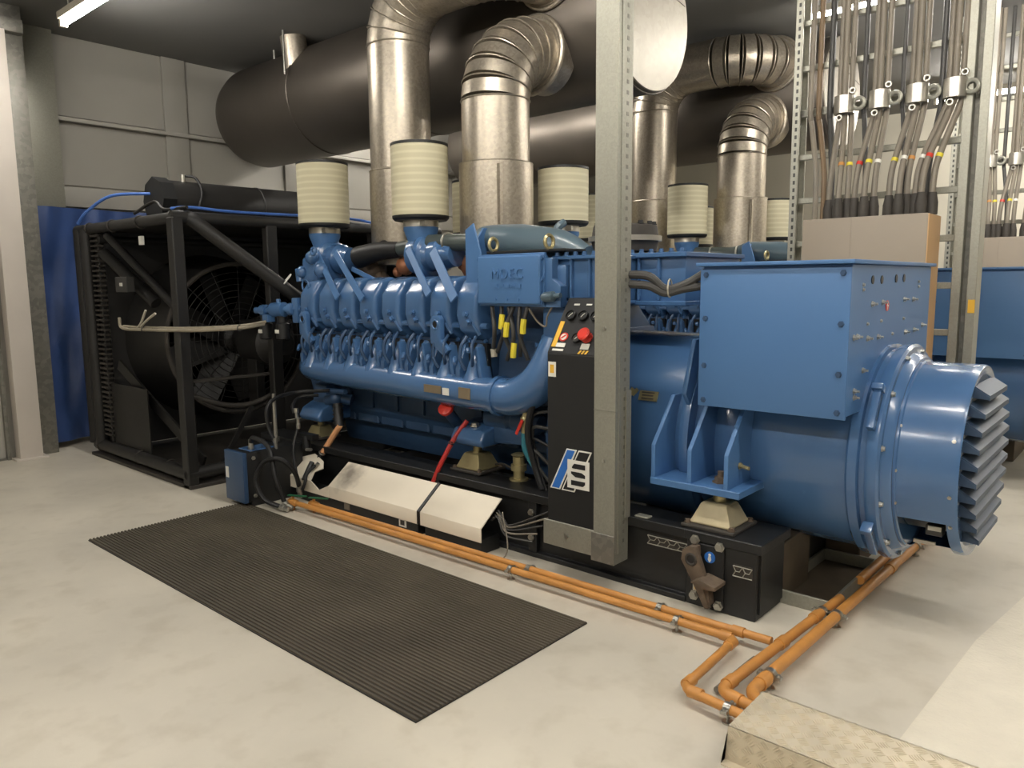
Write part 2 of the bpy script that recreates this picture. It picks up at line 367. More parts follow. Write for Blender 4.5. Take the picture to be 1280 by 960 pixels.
# ================================================================== ORANGE PIPES ON THE FLOOR
def clampbits(t, p, r, ax):
    # pipe ring on a short stand-off with a bolt ear
    mb = MB(); p = Vector(p); d = Vector((1, 0, 0)) if ax == 'x' else Vector((0, 1, 0))
    mb.lathe(p-d*.013, d, [(0, r+.001), (0, r+.005), (.026, r+.005), (.026, r+.001)], 14)
    mb.cyl((p.x, p.y, 0), (p.x, p.y, p.z-r), .007, n=6); mb.cyl((p.x, p.y, 0), (p.x, p.y, .006), .022, n=10)
    s = Vector((0, 1, 0)) if ax == 'x' else Vector((1, 0, 0))
    for sg in (-1, 1):
        c = p+s*sg*(r+.012); mb.box(c.x-.012, c.x+.012, c.y-.012, c.y+.012, c.z-.006, c.z+.006); mb.bolt(c+Vector((0, 0, .006)), 'z', .007, .009)
    mb.build('pipe_clamp', STEEL, t)
def orange(name, label, path, r, fit=(), cl=(), fil=.05):
    t = thing(name, label, 'pipe', (path[0][0], path[0][1], 0), 'orange pipes along the floor')
    MB().tube(fillet(path, fil), r, 12).build('pipe_run', ORANGE, t)
    for p, d in fit:
        p = Vector(p); d = Vector(d).normalized(); MB().lathe(p-d*.028, d, [(0, r+.001), (.001, r+.005), (.055, r+.005), (.056, r+.001)], 14).build('pipe_coupling', ORANGE, t)
    for p, ax in cl: clampbits(t, p, r, ax)
    return t
z = .055; r = .0185
X, Y = (1, 0, 0), (0, 1, 0)
orange('orange_pipe', 'front orange pipe along the black base, elbowing under the plate cover', [(-4.62, 2.93, z), (-1.335, 2.985, z), (-1.315, 2.475, z), (-1.0, 2.44, z), (-.8, 2.40, z)], r,
       [((-1.38, 2.984, z), X), ((-1.334, 2.93, z), Y), ((-1.317, 2.53, z), Y), ((-1.26, 2.473, z), X)], [((-2.62, 2.963, z), 'x'), ((-1.62, 2.981, z), 'x'), ((-1.12, 2.455, z), 'x')])
orange('orange_pipe', 'rear orange pipe hugging the black base and ending in a tee', [(-4.45, 2.99, z), (-1.21, 3.065, z)], r,
       [((-1.36, 3.062, z), X)], [((-2.55, 3.034, z), 'x'), ((-1.75, 3.053, z), 'x')])
orange('orange_pipe', 'middle orange pipe from the tee elbowing beneath the plate cover', [(-1.135, 3.72, z), (-1.2, 2.55, z), (-1.0, 2.51, z), (-.8, 2.46, z)], .0215,
       [((-1.152, 3.43, z), (.056, 1, 0)), ((-1.171, 3.08, z), (.056, 1, 0)), ((-1.196, 2.63, z), (.056, 1, 0)), ((-1.13, 2.534, z), (1, -.2, 0))], [((-1.148, 3.5, z), 'y')])
orange('orange_pipe', 'outer orange pipe running back under the blue fan cowl', [(-1.03, 5.4, z), (-1.107, 2.61, z), (-1.03, 2.555, z), (-.8, 2.50, z)], .0245,
       [((-1.06, 4.3, z), (.03, 1, 0)), ((-1.102, 2.72, z), (.03, 1, 0))], [((-1.082, 3.5, z), 'y'), ((-1.1, 2.78, z), 'y'), ((-1.045, 4.75, z), 'y')])
t = thing('orange_pipe', 'short orange pipe lying along the left of the long outer run', 'pipe', (-1.16, 4.4, 0), 'orange pipes along the floor')
MB().tube([(-1.13, 4.0, .06), (-1.11, 5.4, .06)], .024, 12).build('pipe_run', ORANGE, t); clampbits(t, (-1.115, 4.9, .06), .024, 'y')
# grey stub beside the elbow
tag(MB().tube([(-1.235, 2.6, .022), (-1.225, 2.93, .022)], .014, 10).build('grey_conduit', GALV_D), 'short grey conduit lying between the orange elbows', 'conduit')
# valves at the left end
for i, (vx, vy, lb) in enumerate(((-4.62, 2.93, 'front brass floor valve with green lever at pipe end'), (-4.45, 2.99, 'rear brass floor valve with green lever at pipe end'))):
    t = thing('floor_valve', lb, 'valve', (vx, vy, 0), 'green levered valves on the orange pipes')
    MB().lathe((vx-.1, vy, .055), 'x', [(0, .018), (.012, .026), (.05, .028), (.09, .026), (.1, .02)], 10).cyl((vx-.05, vy, .08), (vx-.05, vy, .1), .01, n=8).cyl((vx-.05, vy, 0), (vx-.05, vy, .03), .012, n=8).build('valve_body', ORANGE, t)
    MB().quadbar((vx-.08, vy-.02, .106), (vx+.09, vy+.02, .118), .024, .01).build('lever', GREEN, t, .003, 1)

# ================================================================== BLACK SKID BASE
def hexbolts(mb, pts, ax, r=.016, h=.014):
    for p in pts: mb.bolt(p, ax, r, h)
t = SK = thing('skid_base', 'black steel skid base carrying the near blue engine and alternator', 'base frame', (-3.4, 4.1, 0))
ZB = .38
def channel(mb, x0, x1, yo, s):   # C section along X, s=+1 opens to -Y side outwards
    pts = [(yo, 0), (yo, .03), (yo+s*.035, .03), (yo+s*.035, ZB-.05), (yo, ZB-.05), (yo, ZB), (yo+s*.22, ZB), (yo+s*.22, 0)]
    mb.prism(pts, 'x', x0, x1)
mb = MB(); channel(mb, -5.7, -1.75, 3.30, 1); mb.build('front_beam', BLACK, t, .004, 1)
mb = MB(); channel(mb, -5.7, -1.36, 4.9, -1); mb.build('rear_beam', BLACK, t, .004, 1)
for x in (-5.6, -4.4, -3.1, -2.2, -1.5): MB().box(x-.06, x+.06, 3.52, 4.68, .05, .3).build('cross_member', BLACK, t, .004, 1)
MB().box(-1.75, -1.385, 3.30, 3.62, .0, ZB).build('end_block', BLACK, t, .006, 1)
MB().box(-1.76, -1.36, 3.288, 3.64, ZB-.045, ZB+.004).build('end_cap', BLACK, t, .004, 1)
lp = MB().box(-1.715, -1.545, 3.285, 3.30, .015, ZB-.05); lp.build('lifting_plate', BLACK_S, t, .003, 1)
b = MB(); hexbolts(b, [(-1.695, 3.285, .345), (-1.565, 3.285, .335), (-1.695, 3.285, .06), (-1.565, 3.285, .04)], (0, -1, 0), .019, .02); b.each('plate_bolt', STEEL, t)
# lifting lug: a thick casting with an eye, bent foot and lower web
lug = MB(); n = 20
out = [(-1.735, .30), (-1.70, .325), (-1.665, .325), (-1.64, .27), (-1.61, .19), (-1.63, .165), (-1.585, .035), (-1.61, .03), (-1.66, .12), (-1.69, .17), (-1.74, .25)]
lug.prism(out, 'y', 3.225, 3.255)
lug.prism([(-1.66, .17), (-1.62, .195), (-1.53, .175), (-1.53, .155), (-1.60, .15)], 'y', 3.17, 3.285)
lug.prism([(-1.65, .15), (-1.60, .15), (-1.585, .05), (-1.60, .04)], 'y', 3.235, 3.285)
lug.prism([(-1.735, .30), (-1.70, .325), (-1.665, .325), (-1.66, .28), (-1.70, .25), (-1.74, .26)], 'y', 3.25, 3.285)
lg = lug.build('lifting_lug', RUST, t, .006, 2)
MB().torus((-1.685, 3.224, .262), 'y', .026, .007, 20, 6).build('eye_rim', DUSTY, lg)
MB().cyl((-1.685, 3.226, .262), (-1.685, 3.2235, .262), .022, n=16).build('eye_hole', BLACK, lg)
sg = MB().cyl((-1.615, 3.285, .272), (-1.615, 3.281, .272), .028, n=24).build('round_sign', SIGNB, t); sg['label'] = 'round blue sign with white pictogram'
MB().ball((-1.615, 3.2805, .285), .0075, 10, (1, .2, 1)).prism([(-1.621, .278), (-1.609, .278), (-1.606, .262), (-1.612, .25), (-1.618, .25), (-1.624, .262)], 'y', 3.2795, 3.2815).build('pictogram', WHITE, sg)
lb = MB().box(-1.70, -1.66, 3.279, 3.286, .085, .125).build('rating_label', PALE, t); MB().cyl((-1.68, 3.279, .105), (-1.68, 3.2775, .105), .012, n=12).build('label_mark', YLAB, lb)
def slot(x0, x1, y, z0, z1, nm):
    mb = MB().box(x0, x1, y-.001, y+.004, z0, z1); o = mb.build(nm, DUSTY, t)
    w = MB(); k = max(2, int((x1-x0)/.055)); dx = (x1-x0)/k; zc = (z0+z1)/2
    for zz in (z0+.008, z1-.008): w.tube([(x0, y-.006, zz), (x1, y-.006, zz)], .0028, 5)
    for i in range(k):
        a = x0+i*dx; w.tube([(a, y-.006, z0+.008), (a+dx*.3, y-.006, zc), (a+dx*.7, y-.006, zc), (a+dx, y-.006, z1-.008)], .0025, 5); w.tube([(a, y-.006, z1-.008), (a+dx*.3, y-.006, zc)], .0025, 5)
    w.build('slot_mesh', GALV, o, kind='stuff')
slot(-1.99, -1.76, 3.334, .24, .3, 'pipe_slot')
slot(-1.5, -1.405, 3.299, .2, .265, 'pipe_slot')
MB().box(-1.384, -1.376, 3.33, 3.6, .03, .33).build('end_plate', BLACK_S, t)
MB().box(-2.06, -1.98, 3.31, 3.36, ZB, ZB+.01).build('bracket_foot', GALV, t, .003, 1)
for x in (-3.57, -2.75): MB().box(x-.03, x+.03, 3.302, 3.334, .03, .33).build('web_stiffener', BLACK, t, .003, 1)
for x in (-2.78, -2.78): pass
b = MB(); hexbolts(b, [(-2.755, 3.30, .27), (-2.755, 3.30, .12)], (0, -1, 0), .017, .015); b.each('stiffener_bolt', STEEL, t)
# rear cross beam under the alternator, seen past the end block
MB().box(-1.43, -1.24, 4.36, 4.9, .0, .36).build('rear_foot', OILY, t, .005, 1); MB().box(-1.62, -1.385, 3.62, 3.98, .0, .30).build('end_gusset', OILY, t, .005, 1)

# cable trunking with cream lids along the base
def trunk(label, x0, x1, notch=False):
    t = thing('cable_trunking', label, 'trunking', ((x0+x1)/2, 3.2, 0), 'cream lidded trunking along the skid')
    prof = [(3.1, .085), (3.1, .172), (3.285, .315), (3.292, .309), (3.108, .168), (3.108, .085)]
    if not notch: MB().prism(prof, 'x', x0, x1).build('lid', CREAM, t, .0015, 1)
    else:
        # a cut-out lets a hose pass: the lid is two tabs joined by the front strip
        MB().prism(prof, 'x', x0+.62, x1).build('lid', SMUDGE, t, .0015, 1)
        MB().prism([(x0, .085), (x0+.62, .085), (x0+.62, .172), (x0+.5, .12), (x0+.4, .172), (x0, .172)], 'y', 3.1, 3.108).build('lid_strip', CREAM, t)
        m = MB(); a, b2 = Vector((0, 3.1, .172)), Vector((0, 3.285, .315))
        poly = [(x0, 0), (x0+.4, 0), (x0+.36, .35), (x0+.42, .55), (x0+.36, .8), (x0+.2, 1), (x0+.08, .75)]
        m.v = [(px, 3.1+(.185)*f, .172+.143*f) for px, f in poly]+[(px, 3.104+.185*f, .166+.143*f) for px, f in poly]
        k = len(poly); m.f = [tuple(range(k)), tuple(range(2*k-1, k-1, -1))]+[(i, (i+1) % k, k+(i+1) % k, k+i) for i in range(k)]
        m.build('lid_tab', CREAM, t)
    MB().box(x0+.02, x1-.02, 3.12, 3.29, .0, .09).build('tray', BLACK, t, .004, 1)
    return t
tk = trunk('long left cream trunking lid with a sooty smudge and cut-out end', -5.1, -3.53, True)
tk2 = trunk('short right cream trunking lid beside the black control cabinet', -3.505, -2.975)
MB().prism([(3.096, .09), (3.096, .175), (3.283, .32), (3.283, .3), (3.11, .16), (3.11, .09)], 'x', -3.53, -3.505).build('joint_band', BLACK, tk)
s1 = MB().box(-3.73, -3.66, 3.116, 3.12, .03, .085).build('square_sticker', WHITE, tk)
MB().box(-3.715, -3.675, 3.1145, 3.1165, .042, .074).build('sticker_mark', CABLE_D, s1)
MB().box(-4.32, -4.26, 3.116, 3.12, .03, .085).build('grey_sticker', CABLE, tk)
# loose wires out of the right end
wn = 0
for i in range(5):
    a = Vector((-2.98, 3.2+.015*i, .2+.012*i)); e = Vector((-2.7+.03*i, 3.24+.012*i, .12+.05*i))
    tag(MB().tube([a, a+Vector((.06, -.01, .03-.02*i)), a+Vector((.13, -.02, -.06)), e], .0055, 6, 6).build('loose_wire', CABLE if i % 2 else CABLE_D),
        ('lowest', 'second', 'third', 'fourth', 'topmost')[i]+' loose wire leaving the right trunking end', 'wire', 'loose wires at the trunking end')
tag(MB().tube([aY(628, 640, 3.15), aY(634, 690, 3.1), aY(612, 708, 3.08)], .004, 6, 6).build('loose_wire', CABLE), 'thin grey wire drooping to the floor beside the trunking end', 'wire', 'loose wires at the trunking end')

# ================================================================== RUBBER MOUNTS
def mount(label, x, y, zt, s=1., m=CREAMP):
    t = thing('vibration_mount', label, 'mount', (x, y, ZB), 'bell shaped vibration mounts')
    w = .135*s
    MB().box(x-w, x+w, y-w*.95, y+w*.95, ZB+.004, ZB+.022).build('foot_plate', DUSTY, t, .004, 1)
    bb = MB(); fr = [(.105, .022), (.105, .032), (.098, .04), (.066, .115), (.058, .122)]; k = 4; vs = []
    for r0, h in fr: vs += [(x+sx*r0*s, y+sy*r0*s*.95, ZB+h*s+.0) for sx, sy in ((-1, -1), (1, -1), (1, 1), (-1, 1))]
    bb.add(vs, [(i*4+j, i*4+(j+1) % 4, i*4+4+(j+1) % 4, i*4+4+j) for i in range(len(fr)-1) for j in range(4)]+[(3, 2, 1, 0), (16, 17, 18, 19)])
    bb.build('bell', m, t, .024*s, 4, 50)
    MB().cyl((x, y, ZB+.12*s), (x, y, zt), .03*s, n=16).build('stud', BRASS, t)
    for sx, sy in ((-1, -1), (1, -1), (1, 1), (-1, 1)): MB().bolt((x+sx*w*.82, y+sy*w*.75, ZB+.022), 'z', .013*s, .016*s).build('mount_bolt', RUST, t)
    return t
mount('cream bell shaped mount under the alternator foot near the lifting lug', -1.655, 3.455, .566, 1.05)
mount('brass coloured mount under the engine beside the red hose', -3.395, 3.52, .56, 1.0, BRASS)
mount('brass coloured mount beneath the front of the engine by the tan hose', -5.12, 3.5, .53, .85, BRASS)

# ================================================================== ALTERNATOR
AC = (0, 4.1, .747)
t = AL = thing('alternator', 'blue alternator with big terminal box and louvred fan cowl, nearest', 'generator', (-1.5, 4.1, .2))
MB().lathe(AC, 'x', [(-2.72, .30), (-2.72, .52), (-2.55, .555), (-2.0, .55), (-1.92, .55)], 48).build('bell_housing', BLUE, t)
MB().lathe(AC, 'x', [(-1.925, .4), (-1.925, .585), (-1.90, .59), (-1.875, .585), (-1.875, .4)], 48).build('coupling_flange', BLUE, t)
MB().lathe(AC, 'x', [(-1.88, .3), (-1.88, .51), (-1.06, .51), (-1.06, .3)], 48).build('stator_housing', BLUE, t)
MB().lathe(AC, 'x', [(-1.10, .4), (-1.10, .527), (-1.09, .535), (-1.05, .535), (-1.045, .52), (-1.045, .4)], 56).build('end_ring', BLUE, t)
MB().lathe(AC, 'x', [(-1.045, .3), (-1.045, .512), (-1.02, .512), (-1.015, .53), (-1.0, .538), (-.965, .538), (-.955, .525), (-.955, .50), (-.925, .485), (-.915, .475), (-.915, .3)], 56).build('end_bracket', BLUE, t)
def ear(a):
    # tangential lifting tab with a slot, standing off the end ring
    q = Vector((0, -math.cos(a), math.sin(a))); tn = Vector((0, math.sin(a), math.cos(a))); c = Vector((-1.0, AC[1], AC[2]))+q*.545
    return MB().quadbar(c-tn*.10, c+tn*.10, .034, .05, q).quadbar(c+tn*.085+q*.012, c+tn*.115+q*.012, .05, .06, q), MB().quadbar(c-tn*.05+Vector((.013, 0, 0)), c+tn*.07+Vector((.013, 0, 0)), .012, .028, q)
for a in (R(30), R(150), R(-40), R(-140)):
    e1, e2 = ear(a); o = e1.build('bracket_lug', BLUE, t, .006, 2); e2.build('lug_slot', BLUE_D, o)
b = MB()
for k in range(12):
    a = 2*PI*k/12+.2; q = Vector((0, -math.cos(a), math.sin(a))); p = Vector(AC)+q*.505; b.bolt((-.955, p.y, p.z), 'x', .011, .014)
b.each('ring_bolt', STEEL, t)
RC = .455
fc = thing  # cowl
def skip(i, u):
    if i != 3: return False
    a = (u*360) % 360            # 0 = towards the viewer's aisle, rising with the x axis lathe direction
    return 270 < a < 318 if FLIP else 25 < a < 86
FLIP = False
prof = [(-.92, .40), (-.92, RC+.008), (-.905, RC+.008), (-.90, RC), (-.70, RC), (-.667, RC), (-.655, RC-.006), (-.655, RC-.035), (-.665, RC-.05)]
cw = MB().lathe(AC, 'x', prof, 60, skip); cw.f = cw.f[:-1]  # leave the outer end open for the louvre panel
cowl = cw.build('fan_cowl', BLUE, t)
MB().lathe(AC, 'x', [(-.91, .2), (-.91, .36), (-.69, .36), (-.69, .2)], 32).build('inner_drum', BLACK, cowl)
MB().lathe(AC, 'x', [(-.675, .1), (-.675, RC-.03), (-.664, RC-.03), (-.664, .1)], 48).build('louvre_panel', BLUE_D, cowl)
ns = 10
for k in range(ns):
    zz = AC[2]+.335-k*.0735; hw = math.sqrt(max(.01, (RC-.05)**2-(zz-AC[2])**2))*.97
    pr = [(-.665, zz+.042), (-.66, zz+.045), (-.596, zz+.004), (-.596, zz-.018), (-.601, zz-.018), (-.601, zz-.001), (-.665, zz+.034)]
    m = MB().prism([(p[0], p[1]) for p in pr], 'y', 4.1-hw, 4.1+hw)
    for sgn in (-1, 1):
        y = 4.1+sgn*hw; m.prism([(-.665, zz+.04), (-.60, zz), (-.60, zz-.014), (-.665, zz-.01)], 'y', y-.003, y+.003)
    m.build('louvre_slat', BLUE_L, cowl)
for a, x in ((-.2, -.685), (.35, -.685), (-.55, -.685), (.0, -.905), (-.35, -.905), (.45, -.905)):
    q = Vector((0, -math.cos(a), math.sin(a))); p = Vector(AC)+q*RC; MB().bolt((x, p.y, p.z), q, .007, .006).build('cowl_screw', STEEL, cowl)
# things seen through the cut-out of the cowl
MB().box(-.80, -.73, 3.80, 3.86, .43, .48).build('terminal_block', CABLE_D, cowl, .003, 1)
MB().box(-.79, -.735, 3.795, 3.80, .455, .475).build('block_label', WHITE, cowl); MB().box(-.84, -.75, 3.765, 3.78, .395, .41).build('brush_clip', STEEL, cowl)

# feet: gussets on a plate
for x in (-1.975, -1.77, -1.575):
    MB().prism([(3.345, .585), (3.345, .77), (3.54, 1.005), (3.70, 1.005), (3.72, .585)], 'x', x-.011, x+.011).build('foot_gusset', BLUE_S, t, .002, 1)
MB().box(-1.985, -1.50, 3.335, 3.76, .566, .602).build('foot_plate', BLUE_S, t, .003, 1)
hb = MB(); hb.bolt((-1.655, 3.46, .602), 'z', .03, .03); hb.cyl((-1.655, 3.46, .63), (-1.655, 3.46, .66), .016, n=10); hb.build('foot_bolt', RUST, t)
MB().cyl((-1.56, 3.47, .70), (-1.51, 3.46, .695), .01, n=8).bolt((-1.562, 3.47, .70), (1, 0, 0), .014, .012).build('earth_bolt', BRASS, t)
MB().box(-2.0, -1.5, 4.44, 4.86, .566, .602).build('far_foot_plate', BLUE_S, t)

# terminal box
x0, x1, yf, yb, z0, z1 = -1.765, -1.065, 3.41, 4.79, .99, 1.69
tb = MB().box(x0+.005, x1, yf+.02, yb, z0+.01, z1-.02).build('terminal_box', BLUE_S, t, .004, 1)
MB().box(x0, x1+.004, yf, yf+.02, z0, z1-.035).build('cover_panel', BLUE_S, tb, .004, 2)
MB().box(x0-.02, x1+.02, yf-.015, yb+.03, z1-.02, z1-.002).build('lid', BLUE_S, tb, .004, 2)
for p in [(x0+.03, z1-.06), (x1-.03, z1-.06), (x0+.03, 1.42), (x1-.03, 1.41), (x0+.03, 1.19), (x1-.03, 1.19), (x0+.03, z0+.03), (x1-.03, z0+.03)]:
    MB().bolt((p[0], yf, p[1]), (0, -1, 0), .011, .009).build('panel_bolt', BLUE_D, tb)
for y, z in ((3.72, 1.60), (3.86, 1.6), (4.1, 1.605), (4.24, 1.607)):
    MB().cyl((x1-.002, y, z), (x1+.003, y, z), .02, n=14).build('blank_plug', BLACK, tb)
for i, (px, py) in enumerate([(1090, 380), (1103, 378), (1130, 374), (1141, 374), (1067, 422), (1071, 421), (1084, 423), (1097, 421), (1131, 415), (1142, 412), (1152, 406), (1078, 463), (1067, 489), (1067, 497), (1084, 405), (1101, 401), (1129, 398), (1115, 417), (1079, 356), (1079, 362), (1148, 352), (1148, 358)]):
    q = aX(px, py, x1); r0 = .007 if i > 13 else .011; m = MB().bolt(q, 'x', r0, r0*1.1)
    if i <= 13: m.cyl(q, q+Vector((.026, 0, 0)), r0*.5, n=8)
    m.build('panel_stud', STEEL, tb)
hz = MB().lathe((x1, 3.97, 1.475), 'x', [(0, .026), (.003, .026)], 20).build('warning_sticker', RED, tb); MB().prism([(3.975, 1.498), (3.957, 1.473), (3.972, 1.475), (3.963, 1.452), (3.985, 1.479), (3.968, 1.478)], 'x', x1+.003, x1+.004).build('lightning_mark', WHITE, hz)
# bronze emblem on the drum: slanted bar and a plate with a cut letter
def on_drum(a, x, r=.555): return Vector((x, 4.1-r*math.cos(a), .747+r*math.sin(a)))
em = MB()
p0, p1 = on_drum(R(16), -2.325), on_drum(R(28), -2.26)
em.quadbar(p0, p1, .03, .008, (0, -1, .4)); em.quadbar(on_drum(R(24), -2.285)+Vector((.025, 0, 0)), on_drum(R(28), -2.235), .02, .008, (0, -1, .4))
em.quadbar(on_drum(R(24.5), -2.215), on_drum(R(24.5), -2.1), .055, .008, (0, -1, .45))
emb = em.build('emblem', BRASS, t)
mk = MB()
for a, xa, xb in ((26.3, -2.2, -2.12), (24.6, -2.195, -2.125), (22.8, -2.195, -2.12)):
    mk.quadbar(on_drum(R(a), xa, .559), on_drum(R(a), xb, .559), .007, .006, (0, -1, .45))
mk.build('emblem_letter', DUSTY, emb)
# drum gusset joint strip seen beside the terminal box
MB().prism([(3.56, .95), (3.50, 1.02), (3.60, 1.3), (3.70, 1.3)], 'x', -1.905, -1.88).build('joint_ear', BLUE, t, .004, 1)

# ================================================================== DIESEL ENGINE
t = EN = thing('diesel_engine', 'blue sixteen cylinder diesel engine with cream air filters, nearest', 'engine', (-4.0, 4.1, .3))
cc = MB().prism([(3.74, .5), (3.68, .62), (3.68, .86), (3.54, 1.0), (3.56, 1.25), (3.78, 1.45), (4.42, 1.45), (4.64, 1.25), (4.66, 1.0), (4.52, .86), (4.52, .62), (4.46, .5)], 'x', -5.25, -2.74)
cc.build('crankcase', BLUE_D, t, .012, 2)
MB().prism([(3.78, .50), (3.82, .32), (4.38, .32), (4.42, .50)], 'x', -5.2, -2.8).build('oil_pan', BLUE_D, t, .015, 2)
for i in range(8):
    x = -5.06+i*.29
    MB().box(x-.12, x+.12, 3.66, 3.69, .645, .83).build('inspection_cover', BLUE_D, t, .01, 2)
    MB().box(x-.125, x+.125, 3.70, 3.76, .515, .60).build('pan_flange_block', BLUE_D, t, .008, 1)
MB().prism([(3.7, .45), (3.6, .9), (3.62, 1.4), (3.8, 1.55), (4.4, 1.55), (4.6, 1.4), (4.6, .9), (4.5, .45)], 'x', -5.42, -5.25).build('gear_case', BLUE_D, t, .02, 2)
# valve covers, cylinder heads, intake runners and fuel lines, one set per cylinder
PIT = .247; XS = [-5.165+PIT*i for i in range(8)]
for i, x in enumerate(XS):
    w = .184
    MB().prism([(3.50, 1.235), (3.405, 1.30), (3.375, 1.40), (3.385, 1.53), (3.455, 1.625), (3.56, 1.655), (3.70, 1.58), (3.74, 1.42), (3.62, 1.27)], 'x', x, x+w).build('valve_cover', BLUE, t, .034, 4, 60)
    hd = MB().prism([(3.5, 1.0), (3.47, 1.12), (3.5, 1.25), (3.7, 1.4), (3.75, 1.1)], 'x', x+.0, x+.215).build('cylinder_head', BLUE_D, t, .012, 2)
    b = MB()
    b.bolt((x+.10, 3.372, 1.41), (0, -1, .1), .016, .02); b.bolt((x+.11, 3.385, 1.365), (0, -1, -.3), .02, .03); b.cyl((x+.14, 3.39, 1.35), (x+.17, 3.42, 1.28), .012, n=8)
    for dx in (.03, .17): b.bolt((x+dx, 3.48, 1.24), (0, -1, -.4), .013, .016)
    b.each('cover_bolt', BLUE, t)
    # runner: flared foot on the manifold, narrowing neck up into the head
    MB().tube([(x+.125, 3.41, .98), (x+.13, 3.405, 1.05), (x+.14, 3.42, 1.13), (x+.15, 3.47, 1.20)], [.085, .05, .036, .045], 12, 4).build('intake_runner', BLUE, t)
    MB().prism([(3.36, .99), (3.355, 1.06), (3.42, 1.22), (3.5, 1.24), (3.5, .98)], 'x', x+.012, x+.05).build('head_rib', BLUE, t, .01, 2)
    MB().prism([(x+.20, .985), (x+.235, .985), (x+.19, 1.21), (x+.165, 1.21)], 'y', 3.375, 3.47).build('head_rib', BLUE, t, .01, 2)
    MB().box(x+.052, x+.215, 3.44, 3.475, 1.02, 1.225).build('head_recess_shade', BLACK, t)  # black box paints the shade in the recess between ribs
    MB().box(x+.06, x+.2, 3.43, 3.48, 1.0, 1.04).build('runner_flange', BLUE_D, t, .008, 1)
    fl = MB()
    fl.tube([(x+.10, 3.38, 1.27), (x+.085, 3.34, 1.21), (x+.08, 3.335, 1.13), (x+.10, 3.36, 1.06)], .011, 6, 5)
    fl.tube([(x+.155, 3.40, 1.27), (x+.175, 3.345, 1.22), (x+.18, 3.34, 1.14), (x+.15, 3.37, 1.09)], .011, 6, 5)
    fl.each('fuel_line', BLUE_D, t)
    MB().cyl((x+.0, 3.37, 1.13), (x+.03, 3.30+.03, 1.10), .016, .012, 8).build('injector_fitting', BLUE, t); MB().ball((x+.125, 3.365, 1.185), .022, 8).build('injector_fitting', BLUE, t)
MB().tube([(-5.2, 3.43, 1.335), (-3.2, 3.43, 1.335)], .02, 8).build('fuel_rail', BLUE, t)
# coolant manifold and its big elbow
MB().tube([(-5.2, 3.47, .955), (-5.12, 3.45, .955), (-4.6, 3.43, .94), (-3.3, 3.41, .915), (-3.08, 3.41, .915)], [.06, .10, .105, .108, .108], 20, 3).build('coolant_manifold', BLUE, t)
MB().lathe((-3.1, 3.41, .915), 'x', [(0, .1), (0, .125), (.03, .125), (.03, .1)], 20).build('manifold_flange', BLUE, t)
MB().tube([(-3.08, 3.41, .915), (-2.97, 3.41, .92), (-2.83, 3.42, .985), (-2.745, 3.45, 1.10), (-2.70, 3.50, 1.26)], [.112, .115, .118, .116, .11], 20, 5).build('coolant_elbow', BLUE, t)
def plate(a, b, zc, h, m, nm):
    o = MB().box(a, b, 3.293, 3.302, zc-h, zc+h).build(nm, m, t, .002, 1); return o
MB().quadbar((-3.66, 3.302, .928), (-3.50, 3.302, .926), .05, .006, (0, -1, .0)).build('nameplate', PLATE, t)
MB().quadbar((-3.34, 3.300, .925), (-3.24, 3.300, .923), .07, .006, (0, -1, 0)).build('nameplate', PLATE, t)
MB().quadbar((-3.485, 3.301, .92), (-3.43, 3.301, .92), .045, .006, (0, -1, 0)).build('white_sticker', WHITE, t)
# lifting eyes
for x in (-5.115, -3.63):
    MB().prism([(x, 1.22), (x, 1.37), (x+.03, 1.40), (x+.08, 1.40), (x+.1, 1.37), (x+.1, 1.24), (x+.17, 1.18), (x+.12, 1.14)], 'y', 3.335, 3.375).build('lifting_eye', BLUE, t, .01, 2)
    MB().cyl((x+.05, 3.334, 1.34), (x+.05, 3.338, 1.34), .024, n=14).build('eye_hole', BLACK, t)
    MB().torus((x+.05, 3.334, 1.34), 'y', .028, .007, 16, 6).build('eye_ring', BLUE, t)
# electronics box with cast lettering
gx0, gx1, gy, gz0, gz1 = -3.205, -2.72, 3.34, 1.475, 1.758
gb = MB().box(gx0, gx1, gy, gy+.09, gz0, gz1).build('control_box', BLUE_S, t, .018, 3)
MB().box(gx0-.012, gx1+.012, gy+.03, gy+.055, gz0-.012, gz1+.012).build('box_flange', BLUE_S, gb, .006, 2)
fc = bpy.data.curves.new('lettering', 'FONT'); fc.body = 'MDEC'; fc.size = .085; fc.extrude = .005; fc.space_character = 1.15; fc.align_x = 'CENTER'
tmp = bpy.data.objects.new('tmp', fc); COL.objects.link(tmp); bpy.context.view_layer.update()
dg = bpy.context.evaluated_depsgraph_get(); me = bpy.data.meshes.new_from_object(tmp.evaluated_get(dg)); bpy.data.objects.remove(tmp)
me.transform(Matrix.Translation(((gx0+gx1)/2, gy-.002, 1.625)) @ Matrix.Rotation(R(90), 4, 'X')); me.transform(Matrix.Translation(-EN.location))
lo = bpy.data.objects.new('cast_lettering', me); COL.objects.link(lo); lo.parent = gb; me.materials.clear(); me.materials.append(BLUE_S)
b = MB()
for k in range(5): b.box(gx0+.14+k*.045, gx0+.17+k*.045, gy-.005, gy, 1.573+(k % 2)*.006, 1.592)
for k in range(3): b.cyl((gx0+.15+k*.09, gy, 1.505), (gx0+.15+k*.09, gy-.006, 1.505), .008, n=8)
b.build('cast_marks', BLUE_S, gb, kind='stuff')
b = MB()
for z in (1.49, 1.62, 1.74): b.bolt((gx0-.0, gy+.028, z), (0, -1, 0), .013, .014); b.bolt((gx1+.0, gy+.028, z), (0, -1, 0), .013, .014)
b.each('box_bolt', BLUE, gb)
MB().box(-3.2, -2.6, 3.42, 3.62, 1.775, 1.79).build('box_shelf', BLACK_S, t, .003, 1)
